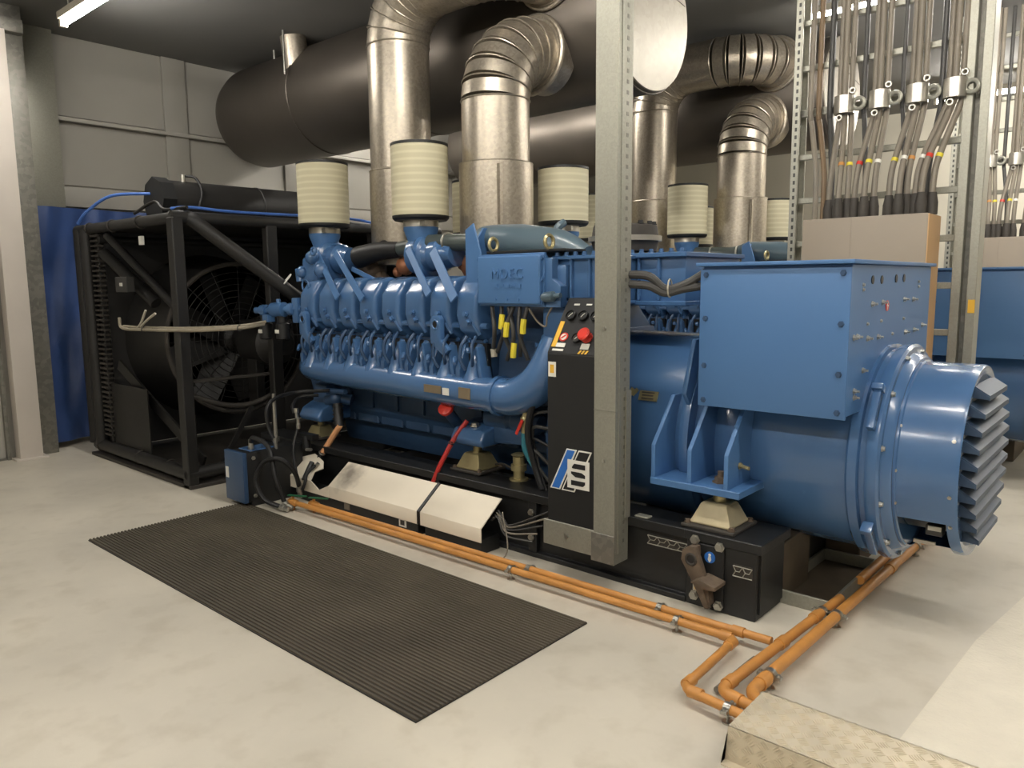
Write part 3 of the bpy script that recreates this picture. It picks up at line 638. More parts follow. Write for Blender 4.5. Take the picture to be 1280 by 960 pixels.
for x in (-3.15, -2.72): MB().torus((x, 3.43, 1.83), 'x', .038, .011, 16, 6).build('hose_clip', BRASS, t)
MB().prism([(-2.72, 1.46), (-2.60, 1.46), (-2.60, 1.58), (-2.66, 1.62), (-2.66, 1.74), (-2.72, 1.74)], 'y', 3.38, 3.44).build('side_bracket', BLUE, t, .008, 2)
# charge air cooler housing with ribs and flanges
ax0, ax1, ay, az0, az1 = -2.97, -2.04, 3.77, 1.485, 1.742
ch = MB().box(ax0, ax1, ay, 4.45, az0, az1).build('charge_cooler', BLUE, t, .01, 2)
for x in (-2.73, -2.6, -2.33, -2.2): MB().box(x-.008, x+.008, ay-.022, ay, az0+.01, az1-.01).build('cooler_rib', BLUE, ch, .003, 1)
MB().box(ax0-.02, ax1+.02, ay-.035, 4.47, az0-.018, az0+.008).build('lower_flange', BLUE, ch, .004, 1)
MB().box(ax0-.02, ax1+.02, ay-.035, 4.47, az1-.008, az1+.018).build('upper_flange', BLUE, ch, .004, 1)
b = MB()
for k in range(15): b.bolt((ax0+.03+k*.063, ay-.018, az1+.018), 'z', .012, .022)
b.each('flange_bolt', BLUE, ch)
eb = MB().box(-2.70, -2.35, 3.47, ay+.02, 1.495, 1.735).build('cooler_lit_box', BLUE, ch, .008, 2)  # cooler's left half, added forward of the rest to catch light
MB().box(-2.715, -2.335, 3.44, ay, 1.478, 1.497).build('lower_flange', BLUE, ch, .004, 1); MB().box(-2.715, -2.335, 3.44, ay, 1.728, 1.748).build('upper_flange', BLUE, ch, .004, 1)
for x in (-2.585, -2.46): MB().box(x-.008, x+.008, 3.45, 3.475, 1.50, 1.73).build('cooler_rib', BLUE, ch, .003, 1)
MB().box(-2.69, -2.60, 3.43, 3.475, 1.51, 1.70).build('access_cover', BLUE, ch, .015, 2)
for k in range(6): MB().bolt((-2.68+k*.063, 3.455, 1.748), 'z', .012, .022).build('flange_bolt', BLUE, ch)
# charge air duct sweeping from the turbo over the cooler
MB().tube([aY(538, 303, 3.72), aY(585, 303, 3.72), aY(606, 300, 3.71)], [.055, .06, .078], 18, 4).build('duct_inlet', GREENG, t)
MB().tube([aY(600, 301, 3.71), aY(612, 299, 3.7), aY(650, 303, 3.68), aY(700, 309, 3.68), aY(733, 322, 3.68)], [.07, .09, .115, .105, .07], 18, 5).build('charge_air_duct', TEAL, t)
MB().torus(aY(596, 302, 3.71), 'x', .066, .01, 18, 6).torus(aY(560, 303, 3.72), 'x', .062, .009, 18, 6).each('hose_clamp', STEEL, t)
# turbochargers behind, with silver band
MB().lathe((-2.55, 3.95, 1.78), 'z', [(0, .19), (.06, .2), (.062, .215), (.09, .215), (.092, .2), (.15, .19), (.16, .16)], 28).build('turbine_housing', DUSTY, t)
MB().lathe((-2.55, 3.95, 1.84), 'z', [(0, .2), (0, .22), (.03, .22), (.03, .2)], 28).build('v_band', ALU, t)
b = MB()
for k in range(14): a = 2*PI*k/14; b.bolt((-2.55+.17*math.cos(a), 3.95+.17*math.sin(a), 1.935), 'z', .014, .02)
b.each('turbine_bolt', BLACK, t)
MB().tube([aY(690, 300, 3.8), aY(697, 285, 3.8), aY(705, 278, 3.85)], .025, 8, 4).build('vent_pipe', TEAL, t)
# air filters on cones with the compressor castings below
def filt(px, py, Yf, rr, z0, z1, cone=True):
    c = aY(px, py, Yf); x, y = c.x, c.y
    m = MB(); n = 96
    m.v = [(x+(rr+(.0035 if j % 2 else 0))*math.cos(2*PI*j/n), y+(rr+(.0035 if j % 2 else 0))*math.sin(2*PI*j/n), z) for z in (z0, z1) for j in range(n)]
    m.f = [(j, (j+1) % n, n+(j+1) % n, n+j) for j in range(n)]+[tuple(range(n-1, -1, -1)), tuple(range(n, 2*n))]
    f = m.build('air_filter', FILT, t, ang=60)
    MB().lathe((x, y, z1-.002), 'z', [(0, rr*.98), (.0, rr+.006), (.018, rr+.006), (.02, rr-.02), (.012, rr-.03)], 40).build('top_cap', BLACK, f)
    MB().lathe((x, y, z0-.03), 'z', [(0, rr*.75), (.0, rr-.012), (.015, rr+.004), (.033, rr+.006), (.033, rr)], 40).build('bottom_cap', BLACK, f)
    MB().box(x-rr-.003 if False else x-.004, x+.004, y-rr-.006, y-rr+.004, z0, z1).build('seam', DUSTY, f) if False else None
    if cone:
        MB().lathe((x, y, z0-.075), 'z', [(0, .118), (0, .126), (.045, .126), (.05, .118)], 24).build('clamp_band', ALU, f)
        MB().box(x+.1, x+.15, y-.1, y-.07, z0-.07, z0-.04).build('clamp_screw', STEEL, f)
        MB().lathe((x, y, z0-.235), 'z', [(0, .075), (.02, .08), (.14, .125), (.165, .125)], 24).build('filter_cone', BLUE_S, t)
    return x, y
f1 = filt(404, 245, 3.74, .2, 2.085, 2.555)
f2 = filt(525, 232, 3.74, .198, 2.075, 2.56)
filt(704, 246, 4.75, .19, 2.06, 2.45)
filt(594, 258, 4.75, .19, 2.02, 2.435)
for (x, y), s in ((f1, -1), (f2, 1)):
    MB().lathe((x-.10, y, 1.80), 'x', [(0, .06), (.02, .10), (.06, .135), (.14, .14), (.2, .12), (.24, .09)], 20).build('compressor_casing', BLUE, t)
    MB().torus((x+.06, y+.02, 1.79), 'x', .12, .05, 24, 10).build('compressor_scroll', BLUE, t)
    MB().lathe((x+.14, y, 1.80), 'x', [(0, .09), (.02, .115), (.09, .12), (.12, .1), (.22, .085)], 18).build('bearing_housing', BLUE, t)
    MB().ball((x+.42, y+.14, 1.72), .11, 14, (1.2, 1, 1)).tube([(x+.3, y+.12, 1.75), (x+.5, y+.15, 1.66), (x+.62, y+.1, 1.58)], .06, 10, 4).build('exhaust_casing', COPPER if s > 0 else RUST, t)
MB().ball(aY(507, 332, 3.85), .075, 12).ball(aY(497, 340, 3.85), .04, 10).each('exhaust_joint', COPPER, t)
MB().ball(aY(553, 352, 3.8), .05, 12).ball(aY(478, 352, 3.7), .035, 10).each('exhaust_joint', COPPER, t)
MB().tube([aY(448, 322, 3.72), aY(475, 314, 3.75), aY(500, 312, 3.78)], [.085, .07, .06], 14, 4).build('rubber_elbow', RUBBER, t)
MB().tube([aY(478, 312, 3.78), aY(500, 311, 3.78), aY(540, 302, 3.78)], .055, 14, 4).build('crossover_pipe', GREENG, t)
MB().torus(aY(481, 312, 3.78), (1, 0, .05), .062, .01, 18, 6).build('hose_clamp', BLACK, t)
# slanted flat brackets holding the filters
def bar(a, b, Y0, Y1, w=.05, th=.012, nm='filter_bracket'):
    MB().quadbar(aY(*a, Y0), aY(*b, Y1), th, w, (1, 0, .3)).build(nm, BLUE_S, t, .002, 1)
bar((396, 316), (422, 372), 3.58, 3.345); bar((419, 316), (453, 374), 3.58, 3.345); bar((440, 336), (482, 357), 3.6, 3.55, .035)
bar((510, 311), (536, 368), 3.58, 3.345); bar((541, 313), (568, 374), 3.57, 3.345, .065)
MB().prism([(3.46, 1.60), (3.46, 1.78), (3.60, 1.95), (3.66, 1.95), (3.66, 1.58)], 'x', -3.40, -3.385).build('support_plate', BLUE_S, t)
MB().prism([(-3.4, 1.56), (-3.4, 1.93), (-3.33, 1.97), (-3.27, 1.80), (-3.25, 1.56)], 'y', 3.44, 3.455).build('support_plate', BLUE_S, t, .004, 1)
# front end: thermostat housing, stub pipe and black fuel filters
m = MB(); c = aY(392, 334, 3.55); m.box(c.x-.10, c.x+.10, 3.5, 3.75, c.z-.13, c.z+.08); m.build('thermostat_housing', BLUE, t, .04, 3, 50)
m = MB(); m.ball(aY(378, 340, 3.5), .05, 12).ball(aY(390, 322, 3.5), .055, 12).cyl(aY(376, 352, 3.5), aY(374, 336, 3.5), .035, n=12).ball(aY(402, 338, 3.5), .06, 12); m.each('housing_boss', BLUE, t)
MB().torus(aY(392, 314, 3.45), 'y', .028, .01, 14, 6).torus(aY(382, 357, 3.42), 'y', .045, .008, 16, 6).each('small_ring', BLUE, t)
pa, pb = aY(320, 388, 3.3), aY(378, 386, 3.42)
dv = (pb-pa)
MB().tube([pa, pb], .028, 12).lathe(pa+dv*.12, dv, [(0, .028), (.005, .045), (.06, .045), (.065, .03)], 12).lathe(pa+dv*.36, dv, [(0, .03), (.01, .06), (.13, .06), (.14, .035)], 14).lathe(pa+dv*.72, dv, [(0, .03), (.01, .05), (.05, .05), (.06, .035)], 12).build('front_pipe', BLUE, t)
MB().cyl(pa+dv*.5+Vector((0, 0, .05)), pa+dv*.5+Vector((0, 0, .085)), .02, n=8).box(pa.x+.12, pa.x+.2, pa.y-.02, pa.y+.05, pa.z-.09, pa.z-.03).each('pipe_plug', BLUE, t, .004, 1)
MB().box(-5.28, -5.2, 3.38, 3.46, 1.3, 1.5).build('end_bracket', BLUE, t, .015, 2)
for px in (332, 353):
    p = aY(px, 400, 3.38); MB().lathe((p.x, p.y, p.z-.16), 'z', [(0, .04), (.01, .055), (.13, .055), (.14, .045), (.2, .045)], 16).build('fuel_filter', BLACK, t)
    MB().box(p.x-.025, p.x+.025, p.y-.058, p.y-.05, p.z-.105, p.z-.075).build('filter_label', WHITE, t)
# engine feet over the mounts
MB().prism([(3.42, .56), (3.40, .60), (3.44, .665), (3.62, .70), (3.70, .70), (3.70, .56)], 'x', -3.53, -3.25).build('rear_engine_foot', BLUE, t, .018, 3)
MB().prism([(-3.25, .58), (-2.95, .60), (-2.95, .68), (-3.25, .69)], 'y', 3.52, 3.68).build('foot_arm', BLUE_D, t, .01, 2)
MB().bolt((-3.395, 3.5, .675), 'z', .028, .022).build('foot_bolt', STEEL, t)
MB().prism([(3.40, .53), (3.38, .57), (3.42, .63), (3.55, .69), (3.7, .74), (3.7, .53)], 'x', -5.25, -4.98).build('front_engine_foot', BLUE, t, .018, 3)
MB().prism([(3.5, .66), (3.52, .80), (3.7, .86), (3.7, .66)], 'x', -5.22, -5.05).build('foot_web', BLUE_D, t, .01, 2)
MB().tube([aY(410, 500, 3.5), aY(425, 497, 3.5), aY(440, 500, 3.55)], .045, 12, 3).ball(aY(420, 498, 3.46), .05, 10).cyl(aY(408, 488, 3.42), aY(432, 490, 3.42), .02, n=8).build('lube_pump', BLUE_D, t)
# starter motors, filler and breather low on the flank
for z, y in ((.735, 3.58), (.735, 3.7)): MB().lathe((-3.35, y, z), 'x', [(0, .05), (.02, .075), (.2, .075), (.21, .065), (.24, .065), (.25, .075), (.42, .075), (.45, .05)], 18).build('starter_motor', BLUE_D, t)
pa, pb = aY(580, 540, 3.62), aY(558, 512, 3.4)
MB().tube([pa, pb], .036, 14).build('oil_filler', BLUE_D, t)
MB().lathe(pb, pb-pa, [(0, .036), (0, .05), (.022, .05), (.026, .04)], 18).build('filler_cap', RED, t)
MB().tube([aY(560, 500, 3.55), aY(600, 503, 3.55)], .035, 10).box(-3.4, -3.1, 3.5, 3.6, .80, .84).each('bracket_tube', BLUE_D, t)
# wiring under the electronics box with yellow tape
for i, (a, b, c, yl) in enumerate((((615, 382), (618, 412), (617, 438), None), ((627, 382), (628, 412), (640, 442), (627, 402)), ((642, 382), (632, 410), (622, 440), (633, 412)), ((650, 382), (649, 415), (660, 450), None), ((660, 382), (653, 410), (650, 445), (654, 408)), ((636, 384), (642, 420), (634, 450), (642, 438)))):
    w = MB().tube([aY(*a, 3.4), aY(*b, 3.37), aY(*c, 3.42)], .013, 8, 5).build('wiring_loom', CABLE_D, t)
    if yl: MB().tube([aY(yl[0]+1, yl[1]-9, 3.372), aY(*yl, 3.368), aY(yl[0]-.5, yl[1]+9, 3.37)], .018, 8, 2).build('tape_band', YELLOW, w)
MB().tube([aY(617, 436, 3.42), aY(618, 446, 3.42)], .02, 8).build('plug', PALE, t)
MB().tube([aY(660, 384, 3.4), aY(672, 402, 3.38), aY(682, 408, 3.38), aY(684, 396, 3.38), aY(690, 384, 3.4)], .006, 6, 5).build('sensor_wire', CABLE, t)
MB().lathe(aY(678, 372, 3.36), (1, 0, .1), [(0, .02), (.02, .03), (.08, .03), (.09, .015), (.13, .015)], 10).build('sensor_plug', TEAL, t)
MB().prism([(3.44, 1.18), (3.44, 1.46), (3.5, 1.47), (3.6, 1.2)], 'x', -2.78, -2.62).build('rear_casing', BLUE, t, .02, 2)
MB().box(-2.84, -2.6, 3.44, 3.5, 1.225, 1.25).build('casing_flange', BLUE, t, .004, 1)
# flywheel end plate
MB().prism([(3.5, .35), (3.46, .7), (3.6, 1.3), (4.6, 1.3), (4.74, .7), (4.7, .35)], 'x', -2.78, -2.72).build('rear_plate', BLUE_D, t, .01, 2)

# ================================================================== CONTROL CABINET
t = CAB = thing('control_cabinet', 'black control cabinet with sloped gauge panel and striped blue white emblem', 'cabinet', (-2.35, 3.25, .15))
cx0, cx1, cy = -2.54, -2.2, 3.185
MB().prism([(cy, .16), (cy, 1.23), (3.375, 1.515), (3.45, 1.515), (3.45, .38), (3.295, .38), (3.295, .16)], 'x', cx0, cx1).build('body', BLACK_S, t, .006, 2)
MB().box(cx0+.006, -2.228, cy-.004, cy+.003, .30, 1.222).build('door_panel', BLACK_S, t, .002, 1)
sd = Vector((0, 3.375-cy, 1.515-1.23)); sl = sd.length; sd.normalize(); sn = Vector((0, -sd.z, sd.y))
def onp(u, v, h=0): return Vector((cx0+u, cy, 1.23))+sd*(v*sl)+sn*h   # u metres from left edge, v 0..1 up the slope
def pplate(u0, u1, v0, v1, m, nm, h=.003):
    mb = MB(); vs = [onp(u, v, k) for k in (0, h) for u, v in ((u0, v0), (u1, v0), (u1, v1), (u0, v1))]
    mb.add(vs, [(3, 2, 1, 0), (4, 5, 6, 7)]+[(i, (i+1) % 4, 4+(i+1) % 4, 4+i) for i in range(4)]); return mb.build(nm, m, t)
def dial(u, v, r, nm, face=BLACK):
    o = MB().lathe(onp(u, v), sn, [(0, r), (.018, r), (.02, r*.88), (.012, r*.82)], 28).build(nm, BLACK, t)
    MB().lathe(onp(u, v, .012), sn, [(0, r*.82), (.001, r*.82)], 24).build('dial_face', face, o)
    p = onp(u, v, .015); q = Vector((1, 0, 0))*math.cos(.9)+sd*math.sin(.9)
    MB().quadbar(p-q*r*.5, p+q*r*.55, .003, .003, sn).build('needle', WHITE, o); return o
for u in (.07, .152, .234): dial(u, .66, .03, 'gauge'); pplate(u-.012, u+.024, .86, .89, WHITE, 'gauge_label')
k = dial(.165, .26, .028, 'key_switch', DUSTY)
e = MB().lathe(onp(.228, .28), sn, [(0, .03), (.006, .032), (.02, .02), (.035, .02), (.037, .036), (.05, .036), (.056, .028)], 24).build('emergency_stop', RED, t)
pplate(.012, .04, .1, .56, YLAB, 'yellow_label_strip'); pplate(.042, .1, .10, .17, WHITE, 'white_label'); pplate(.028, .1, .03, .065, WHITE, 'white_label')
MB().lathe(onp(.072, .28), sn, [(0, .027), (.003, .027)], 24).build('red_ring_sign', RED, t); MB().lathe(onp(.072, .28, .003), sn, [(0, .019), (.002, .019)], 20).build('sign_disc', WHITE, t)
MB().quadbar(onp(.06, .25, .006), onp(.084, .31, .006), .008, .002, sn).build('sign_mark', RED, t)
pplate(.205, .258, .08, .18, WHITE, 'white_label'); pplate(.255, .29, .42, .45, WHITE, 'white_label')
for j in range(3):
    mb = MB(); vs = [onp(.2+j*.022+a, b, h) for h in (0, .003) for a, b in ((0, .0), (.012, .0), (.022, .06), (.01, .06))]
    mb.add(vs, [(3, 2, 1, 0), (4, 5, 6, 7)]+[(i, (i+1) % 4, 4+(i+1) % 4, 4+i) for i in range(4)]); mb.build('warning_stripe', YLAB, t)
s0 = MB().box(cx0+.012, cx0+.062, cy-.007, cy-.003, 1.10, 1.18).build('door_sticker', WHITE, t); MB().box(cx0+.024, cx0+.05, cy-.0085, cy-.0065, 1.12, 1.165).build('sticker_mark', YLAB, s0)
# emblem: slanted blue bar, outlined bar and a white square with a cut letter
def flat(pts, m, nm, y0, y1, par): return MB().prism([(ex+(px-ex)*.9, ez+(pz-ez)*.93) for px, pz in pts], 'y', y0, y1).build(nm, m, par)
ex = cx0+.032; ez = .492
y0 = cy-.004
em = flat([(ex-.01, ez-.005), (ex+.115, ez+.245), (ex+.19, ez+.245), (ex+.065, ez-.005)], WHITE, 'emblem', y0-.003, y0, t)
flat([(ex+.004, ez+.002), (ex+.121, ez+.238), (ex+.176, ez+.238), (ex+.059, ez+.002)], SIGNB, 'blue_bar', y0-.0045, y0-.003, em)
flat([(ex+.077, ez-.005), (ex+.202, ez+.245), (ex+.297, ez+.245), (ex+.172, ez-.005)], WHITE, 'outlined_bar', y0-.003, y0, em)
flat([(ex+.09, ez+.003), (ex+.207, ez+.237), (ex+.284, ez+.237), (ex+.167, ez+.003)], BLACK_S, 'bar_fill', y0-.0045, y0-.003, em)
q0, q1, r0, r1 = ex+.125, ex+.283, ez+.02, ez+.185
wq = flat([(q0, r0), (q1, r0), (q1, r1), (q0, r1)], WHITE, 'white_square', y0-.008, y0-.004, em)
S = .158
def fl(p): return [(q0+a*S, r0+b*S) for a, b in p]
flat(fl([(.22, .80), (.32, .92), (.82, .92), (.82, .74), (.22, .74)]), BLACK_S, 'letter_stroke', y0-.0095, y0-.008, em)
flat(fl([(.18, .62), (.66, .62), (.82, .54), (.82, .43), (.38, .43), (.18, .54)]), BLACK_S, 'letter_stroke', y0-.0095, y0-.008, em)
flat(fl([(.18, .30), (.82, .30), (.82, .20), (.72, .12), (.18, .12)]), BLACK_S, 'letter_stroke', y0-.0095, y0-.008, em)

# ================================================================== GALVANISED POST FRAME
t = POST = thing('galvanised_post', 'tall galvanised channel post with foot rail framing the black control cabinet', 'post', (-2.16, 3.22, .145))
px0, px1 = -2.222, -2.092; py = 3.17
MB().prism([(px0, py), (px1, py), (px1, 3.30), (px1-.012, 3.30), (px1-.012, py+.012), (px0+.012, py+.012), (px0+.012, 3.18), (px0, 3.18)], 'z', .145, CZ).build('channel', GALV, t, .003, 1)
MB().box(px1-.002, px1+.004, 3.20, 3.225, .2, CZ).build('edge_lip', GALV, t)
pf = MB()
for k in range(78): pf.box(px1-.0005, px1+.0015, 3.245, 3.262, .25+k*.05, .268+k*.05)
pf.build('perforations', GALV_D, t, kind='stuff')
MB().box(-2.56, px0, py, 3.182, .165, .305).build('foot_rail', GALV, t, .003, 1)
MB().box(-2.235, -2.09, py-.004, py+.003, .145, .30).build('corner_plate', GALV_D, t, .002, 1)
MB().box(-2.225, -2.089, py-.002, py+.003, .95, .952).build('joint_line', GALV_D, t)
b = MB()
for z in (3.1, 1.37, .69): b.bolt((-2.16, py, z), (0, -1, 0), .009, .006)
b.bolt((-2.40, py, .235), (0, -1, 0), .012, .006)
b.each('post_screw', STEEL, t)
MB().box(-2.089, -2.081, 3.255, 3.30, .38, 1.05).build('angle_strip', GALV, t)
# two cables slung from the post to the terminal box
for i, (za, zs, lb) in enumerate(((1.637, 1.585, 'upper grey cable slung from the post to the terminal box'), (1.59, 1.565, 'lower grey cable slung from the post to the terminal box'))):
    c = MB().tube([(-2.12, 3.29, za), (-2.0, 3.32, za-.01), (-1.93, 3.36, zs-.02), (-1.85, 3.41, zs+.0), (-1.755, 3.46, za+.01-.02*i)], .021, 10, 6).build('slung_cable', CABLE_D)
    tag(c, lb, 'cable', 'cables from post to terminal box')
c = tag(MB().torus((-1.91, 3.37, 1.567), (1, .3, 0), .045, .004, 14, 5).build('cable_tie', PALE), 'pale cable tie round the two slung cables', 'cable tie')

# cable bundle and valve left of the cabinet
for i in range(6):
    a = aY(686, 492+i*22, 3.44); m = aY(664+i*1.5, 540+i*7, 3.42); e = aY(679+i, 607+i*2, 3.42)
    tag(MB().tube([a, a+(m-a)*.5+Vector((-.04, -.02, .05)), m, m+(e-m)*.5+Vector((-.01, 0, 0)), e], .009 if i % 2 else .011, 7, 5).build('looped_cable', CABLE_D if i % 3 else RUBBER),
        ('topmost', 'second', 'third', 'fourth', 'fifth', 'lowest')[i]+' dark cable looping out left of the control cabinet', 'cable', 'looped cables beside the cabinet')
tag(MB().tube([aY(684, 478, 3.42), aY(668, 500, 3.38), aY(660, 540, 3.38), aY(668, 580, 3.40), aY(678, 612, 3.40)], .02, 9, 6).build('black_hose', RUBBER), 'thick black hose curving down left of the control cabinet', 'hose')
tag(MB().tube([aY(655, 540, 3.40), aY(656, 560, 3.40), aY(664, 577, 3.42), aY(676, 592, 3.44)], .017, 10, 6).build('drain_hose', TEALH), 'teal drain hose curving behind the control cabinet', 'hose')
t = thing('drain_valve', 'brass drain valve with red handle above the teal hose', 'valve', aY(656, 540, 3.40))
MB().tube([aY(658, 498, 3.42), aY(657, 520, 3.40), aY(655, 541, 3.40)], [.012, .02, .018], 10, 3).ball(aY(656, 524, 3.40), .028, 10).build('valve_body', BRASS, t)
MB().quadbar(aY(653, 525, 3.37), aY(645, 543, 3.36), .022, .008, (0, -1, 0)).build('handle', RED, t, .003, 1)
tag(MB().lathe((-3.02, 3.5, ZB), 'z', [(0, .06), (.01, .06), (.012, .035), (.06, .035), (.062, .05), (.10, .05), (.102, .038), (.15, .038), (.16, .05), (.17, .03)], 14).build('brass_fitting', BRASS), 'short brass fitting standing on the black skid left of the cabinet', 'fitting')
tag(MB().tube([(-3.27, 3.56, .43), (-3.15, 3.5, .46), (-3.07, 3.5, .44)], .007, 6, 5).build('thin_tube', DUSTY), 'thin dark tube from the mount to the brass fitting', 'tube')
h = tag(MB().tube([aY(540, 607, 3.30), aY(550, 582, 3.32), aY(568, 548, 3.4), aY(584, 526, 3.48)], .016, 10, 6).build('drain_hose', REDH), 'red hose rising from behind the cream trunking to the engine', 'hose')
for p in ((552, 578), (564, 554)):
    q = aY(*p, 3.35); MB().torus(q, (.5, .2, 1), .017, .004, 12, 5).build('hose_tie', BLACK, h)
t = thing('return_hose', 'tan fabric covered hose below the engine front by the blue box', 'hose', aY(405, 570, 3.3))
MB().tube([aY(425, 532, 3.38), aY(414, 549, 3.35), aY(402, 568, 3.3)], .022, 12, 4).build('sleeve', TANH, t)
MB().tube([aY(422, 505, 3.42), aY(424, 533, 3.39)], .036, 14).build('upper_boot', RUBBER, t)
mb = MB()
for k in range(5): mb.torus(aY(422.5, 508+k*5, 3.42), 'z', .037, .006, 16, 6)
mb.each('boot_rib', BLACK, t)
MB().tube([aY(403, 566, 3.3), aY(397, 575, 3.27), aY(388, 590, 3.24)], .017, 10, 3).build('hose_end', RUBBER, t)
MB().torus(aY(403, 566, 3.3), (.5, 0, .8), .024, .005, 14, 6).build('hose_clamp', STEEL, t)

# ================================================================== BLUE BOX WITH HOSES
t = thing('fuel_cooler_box', 'blue fronted black box on the floor left of the cream trunking', 'box', (-5.1, 2.95, 0))
MB().box(-5.19, -4.965, 2.74, 3.22, .04, .40).build('body', BLACK_S, t, .01, 2)
MB().box(-5.215, -4.955, 2.715, 2.75, .035, .405).build('front_cover', BLUE_D, t, .006, 2)
MB().box(-5.16, -5.0, 2.80, 3.0, .398, .408).build('top_plate', BLUE, t, .003, 1)
MB().box(-5.20, -5.16, 2.7125, 2.716, .2, .28).build('cover_label', WHITE, t)
for x in (-5.15, -5.0): MB().box(x-.03, x+.03, 2.78, 3.18, 0, .045).build('skid', BLACK, t)
for p in ((-4.955, 2.80, .08), (-4.955, 2.80, .36)): MB().bolt(p, 'x', .012, .012).build('bolt', STEEL, t)
def hose(name, label, path, r, ends=(), m=RUBBER):
    t = thing(name, label, 'hose', path[0], 'black hoses around the blue box')
    MB().tube(path, r, 10, 7).build('hose_run', m, t)
    for p, d in ends:
        p = Vector(p); d = Vector(d).normalized(); MB().lathe(p-d*.01, d, [(0, r*.8), (.0, r*1.3), (.035, r*1.3), (.04, r), (.08, r), (.085, r*.6)], 10).build('end_fitting', STEEL, t)
ft = MB()
b0 = Vector((-5.05, 2.84, .408))
hose('rubber_hose', 'black hose from the blue box top sweeping straight down to the pipes', [b0+Vector((0, 0, .05)), b0+Vector((.05, 0, .09)), aY(336, 560, 2.85), aY(345, 600, 2.84), aY(356, 629, 2.88)], .017, [(b0, (0, 0, 1)), (aY(356, 629, 2.88), (.6, .2, -.3))])
hose('rubber_hose', 'black hose looping wide in front of the blue box down to the pipes', [aY(374, 608, 3.05), aY(368, 590, 2.95), aY(350, 574, 2.86), aY(330, 578, 2.80), aY(320, 600, 2.76), aY(330, 624, 2.78), aY(352, 634, 2.85)], .017, [(aY(374, 610, 3.05), (.1, 0, -1)), (aY(352, 634, 2.85), (1, .1, -.1))])
hose('rubber_hose', 'black hose arching from the engine front down to the blue box', [aY(412, 488, 3.4), aY(375, 490, 3.3), aY(348, 496, 3.1), aY(334, 510, 2.98), aY(336, 535, 2.98), aY(344, 552, 3.0)], .014, [(aY(344, 549, 3.0), (.1, 0, -1))])
hose('rubber_hose', 'short black hose arching behind the brass coloured front mount', [aY(398, 494, 3.45), aY(376, 496, 3.35), aY(366, 506, 3.25), aY(368, 518, 3.22)], .013, [(aY(370, 512, 3.22), (.1, 0, -1)), (aY(373, 534, 3.2), (0, 0, 1))])
hose('rubber_hose', 'black hose hanging between the front mount and the trunking tab', [aY(372, 536, 3.2), aY(367, 560, 3.14), aY(370, 590, 3.06), aY(375, 606, 3.05)], .012, [(aY(375, 606, 3.05), (.1, 0, -1))])
hose('rubber_hose', 'black hose crossing the notch of the cream trunking lid', [aY(394, 582, 3.18), aY(384, 592, 3.1), aY(381, 604, 3.06), aY(378, 612, 3.05)], .012)
t = thing('filter_strainer', 'dark strainer cluster with silver couplings by the trunking notch', 'fitting', aY(380, 560, 3.2))
MB().cyl(aY(384, 560, 3.22), aY(382, 545, 3.22), .03, n=12).box(*(lambda p: (p.x-.1, p.x+.1, p.y-.03, p.y+.03, p.z-.02, p.z+.02))(aY(385, 545, 3.24))).cyl(aY(390, 578, 3.2), aY(380, 600, 3.1), .02, n=10).each('strainer_body', BLACK, t)
MB().cyl(aY(398, 579, 3.2), aY(388, 590, 3.16), .014, n=8).cyl(aY(383, 562, 3.17), aY(389, 562, 3.17), .012, n=8).each('coupling', STEEL, t)
tag(MB().cyl(aY(345, 548, 3.1), aY(342, 492, 3.1), .014, n=10).cyl(aY(345, 551, 3.1), aY(345, 546, 3.1), .03, n=12).build('breather_pipe', STEEL), 'slim silver pipe standing behind the blue box', 'pipe')

# ================================================================== RADIATOR
t = thing('radiator', 'black fan radiator in an open tube frame before the blue tarpaulin', 'radiator', (-6.9, 4.1, 0))
rx0, rx1, ry0, ry1, rz = -7.72, -5.82, 2.74, 5.5, 2.12
MB().box(-7.66, -7.4, 2.80, 5.46, .12, 2.1).build('core', RAD, t, .01, 1)
for x in (-7.74, -7.60): MB().tube([(x, 2.755, .12), (x, 2.755, 2.12)], .06, 12).build('header_pipe', RAD, t)
for k in range(42):
    z = .22+k*.0445; MB().box(-7.5, -7.34, 2.745, 2.80, z, z+.018).build('core_fin', DUSTY, t)
MB().box(-7.40, -7.36, 2.76, 2.80, .1, 2.12).build('core_edge', RAD, t, .004, 1)
def rt(nm, pts, r, m=RAD): MB().tube(pts, r, 12).build(nm, m, t)
rt('top_rail', [(-7.8, 2.76, 2.12), (-5.82, 2.76, 2.12)], .045)
rt('bottom_rail', [(-7.7, 2.76, .11), (-5.82, 2.74, .11)], .055)
rt('side_rail', [(-5.82, 2.72, 2.12), (-5.82, 5.5, 2.12)], .05); rt('side_rail', [(-5.82, 2.72, .11), (-5.82, 5.5, .11)], .055)
MB().box(-5.87, -5.77, 2.70, 2.79, .0, 2.12).build('corner_post', RAD, t, .008, 1)
MB().box(-5.86, -5.78, 3.50, 3.60, .1, 2.12).build('mid_post', RAD, t, .008, 1); MB().box(-5.86, -5.78, 4.6, 4.7, .1, 2.12).build('mid_post', RAD, t, .008, 1)
MB().box(-7.75, -5.75, 2.70, 5.5, 0, .03).build('foot_tray', DUSTY, t, .004, 1)
MB().box(-7.42, -5.85, 5.42, 5.46, .1, 2.1).build('far_side_sheet', RAD, t)
MB().box(-7.38, -5.88, 2.82, 5.42, 2.085, 2.10).build('light_block_sheet', RAD, t); MB().box(-7.40, -7.33, 2.8, 5.45, .12, 2.1).build('shroud_sheet', RAD, t)  # upper sheet added to block light into the fan space
MB().box(-7.35, -6.6, 2.775, 2.785, .15, .72).build('lower_side_sheet', RAD, t)
rt('top_cross_tube', [(-7.35, 2.76, 2.02), (-7.35, 5.4, 2.02)], .04)
for y0, y1 in ((2.8, 4.1),): pass
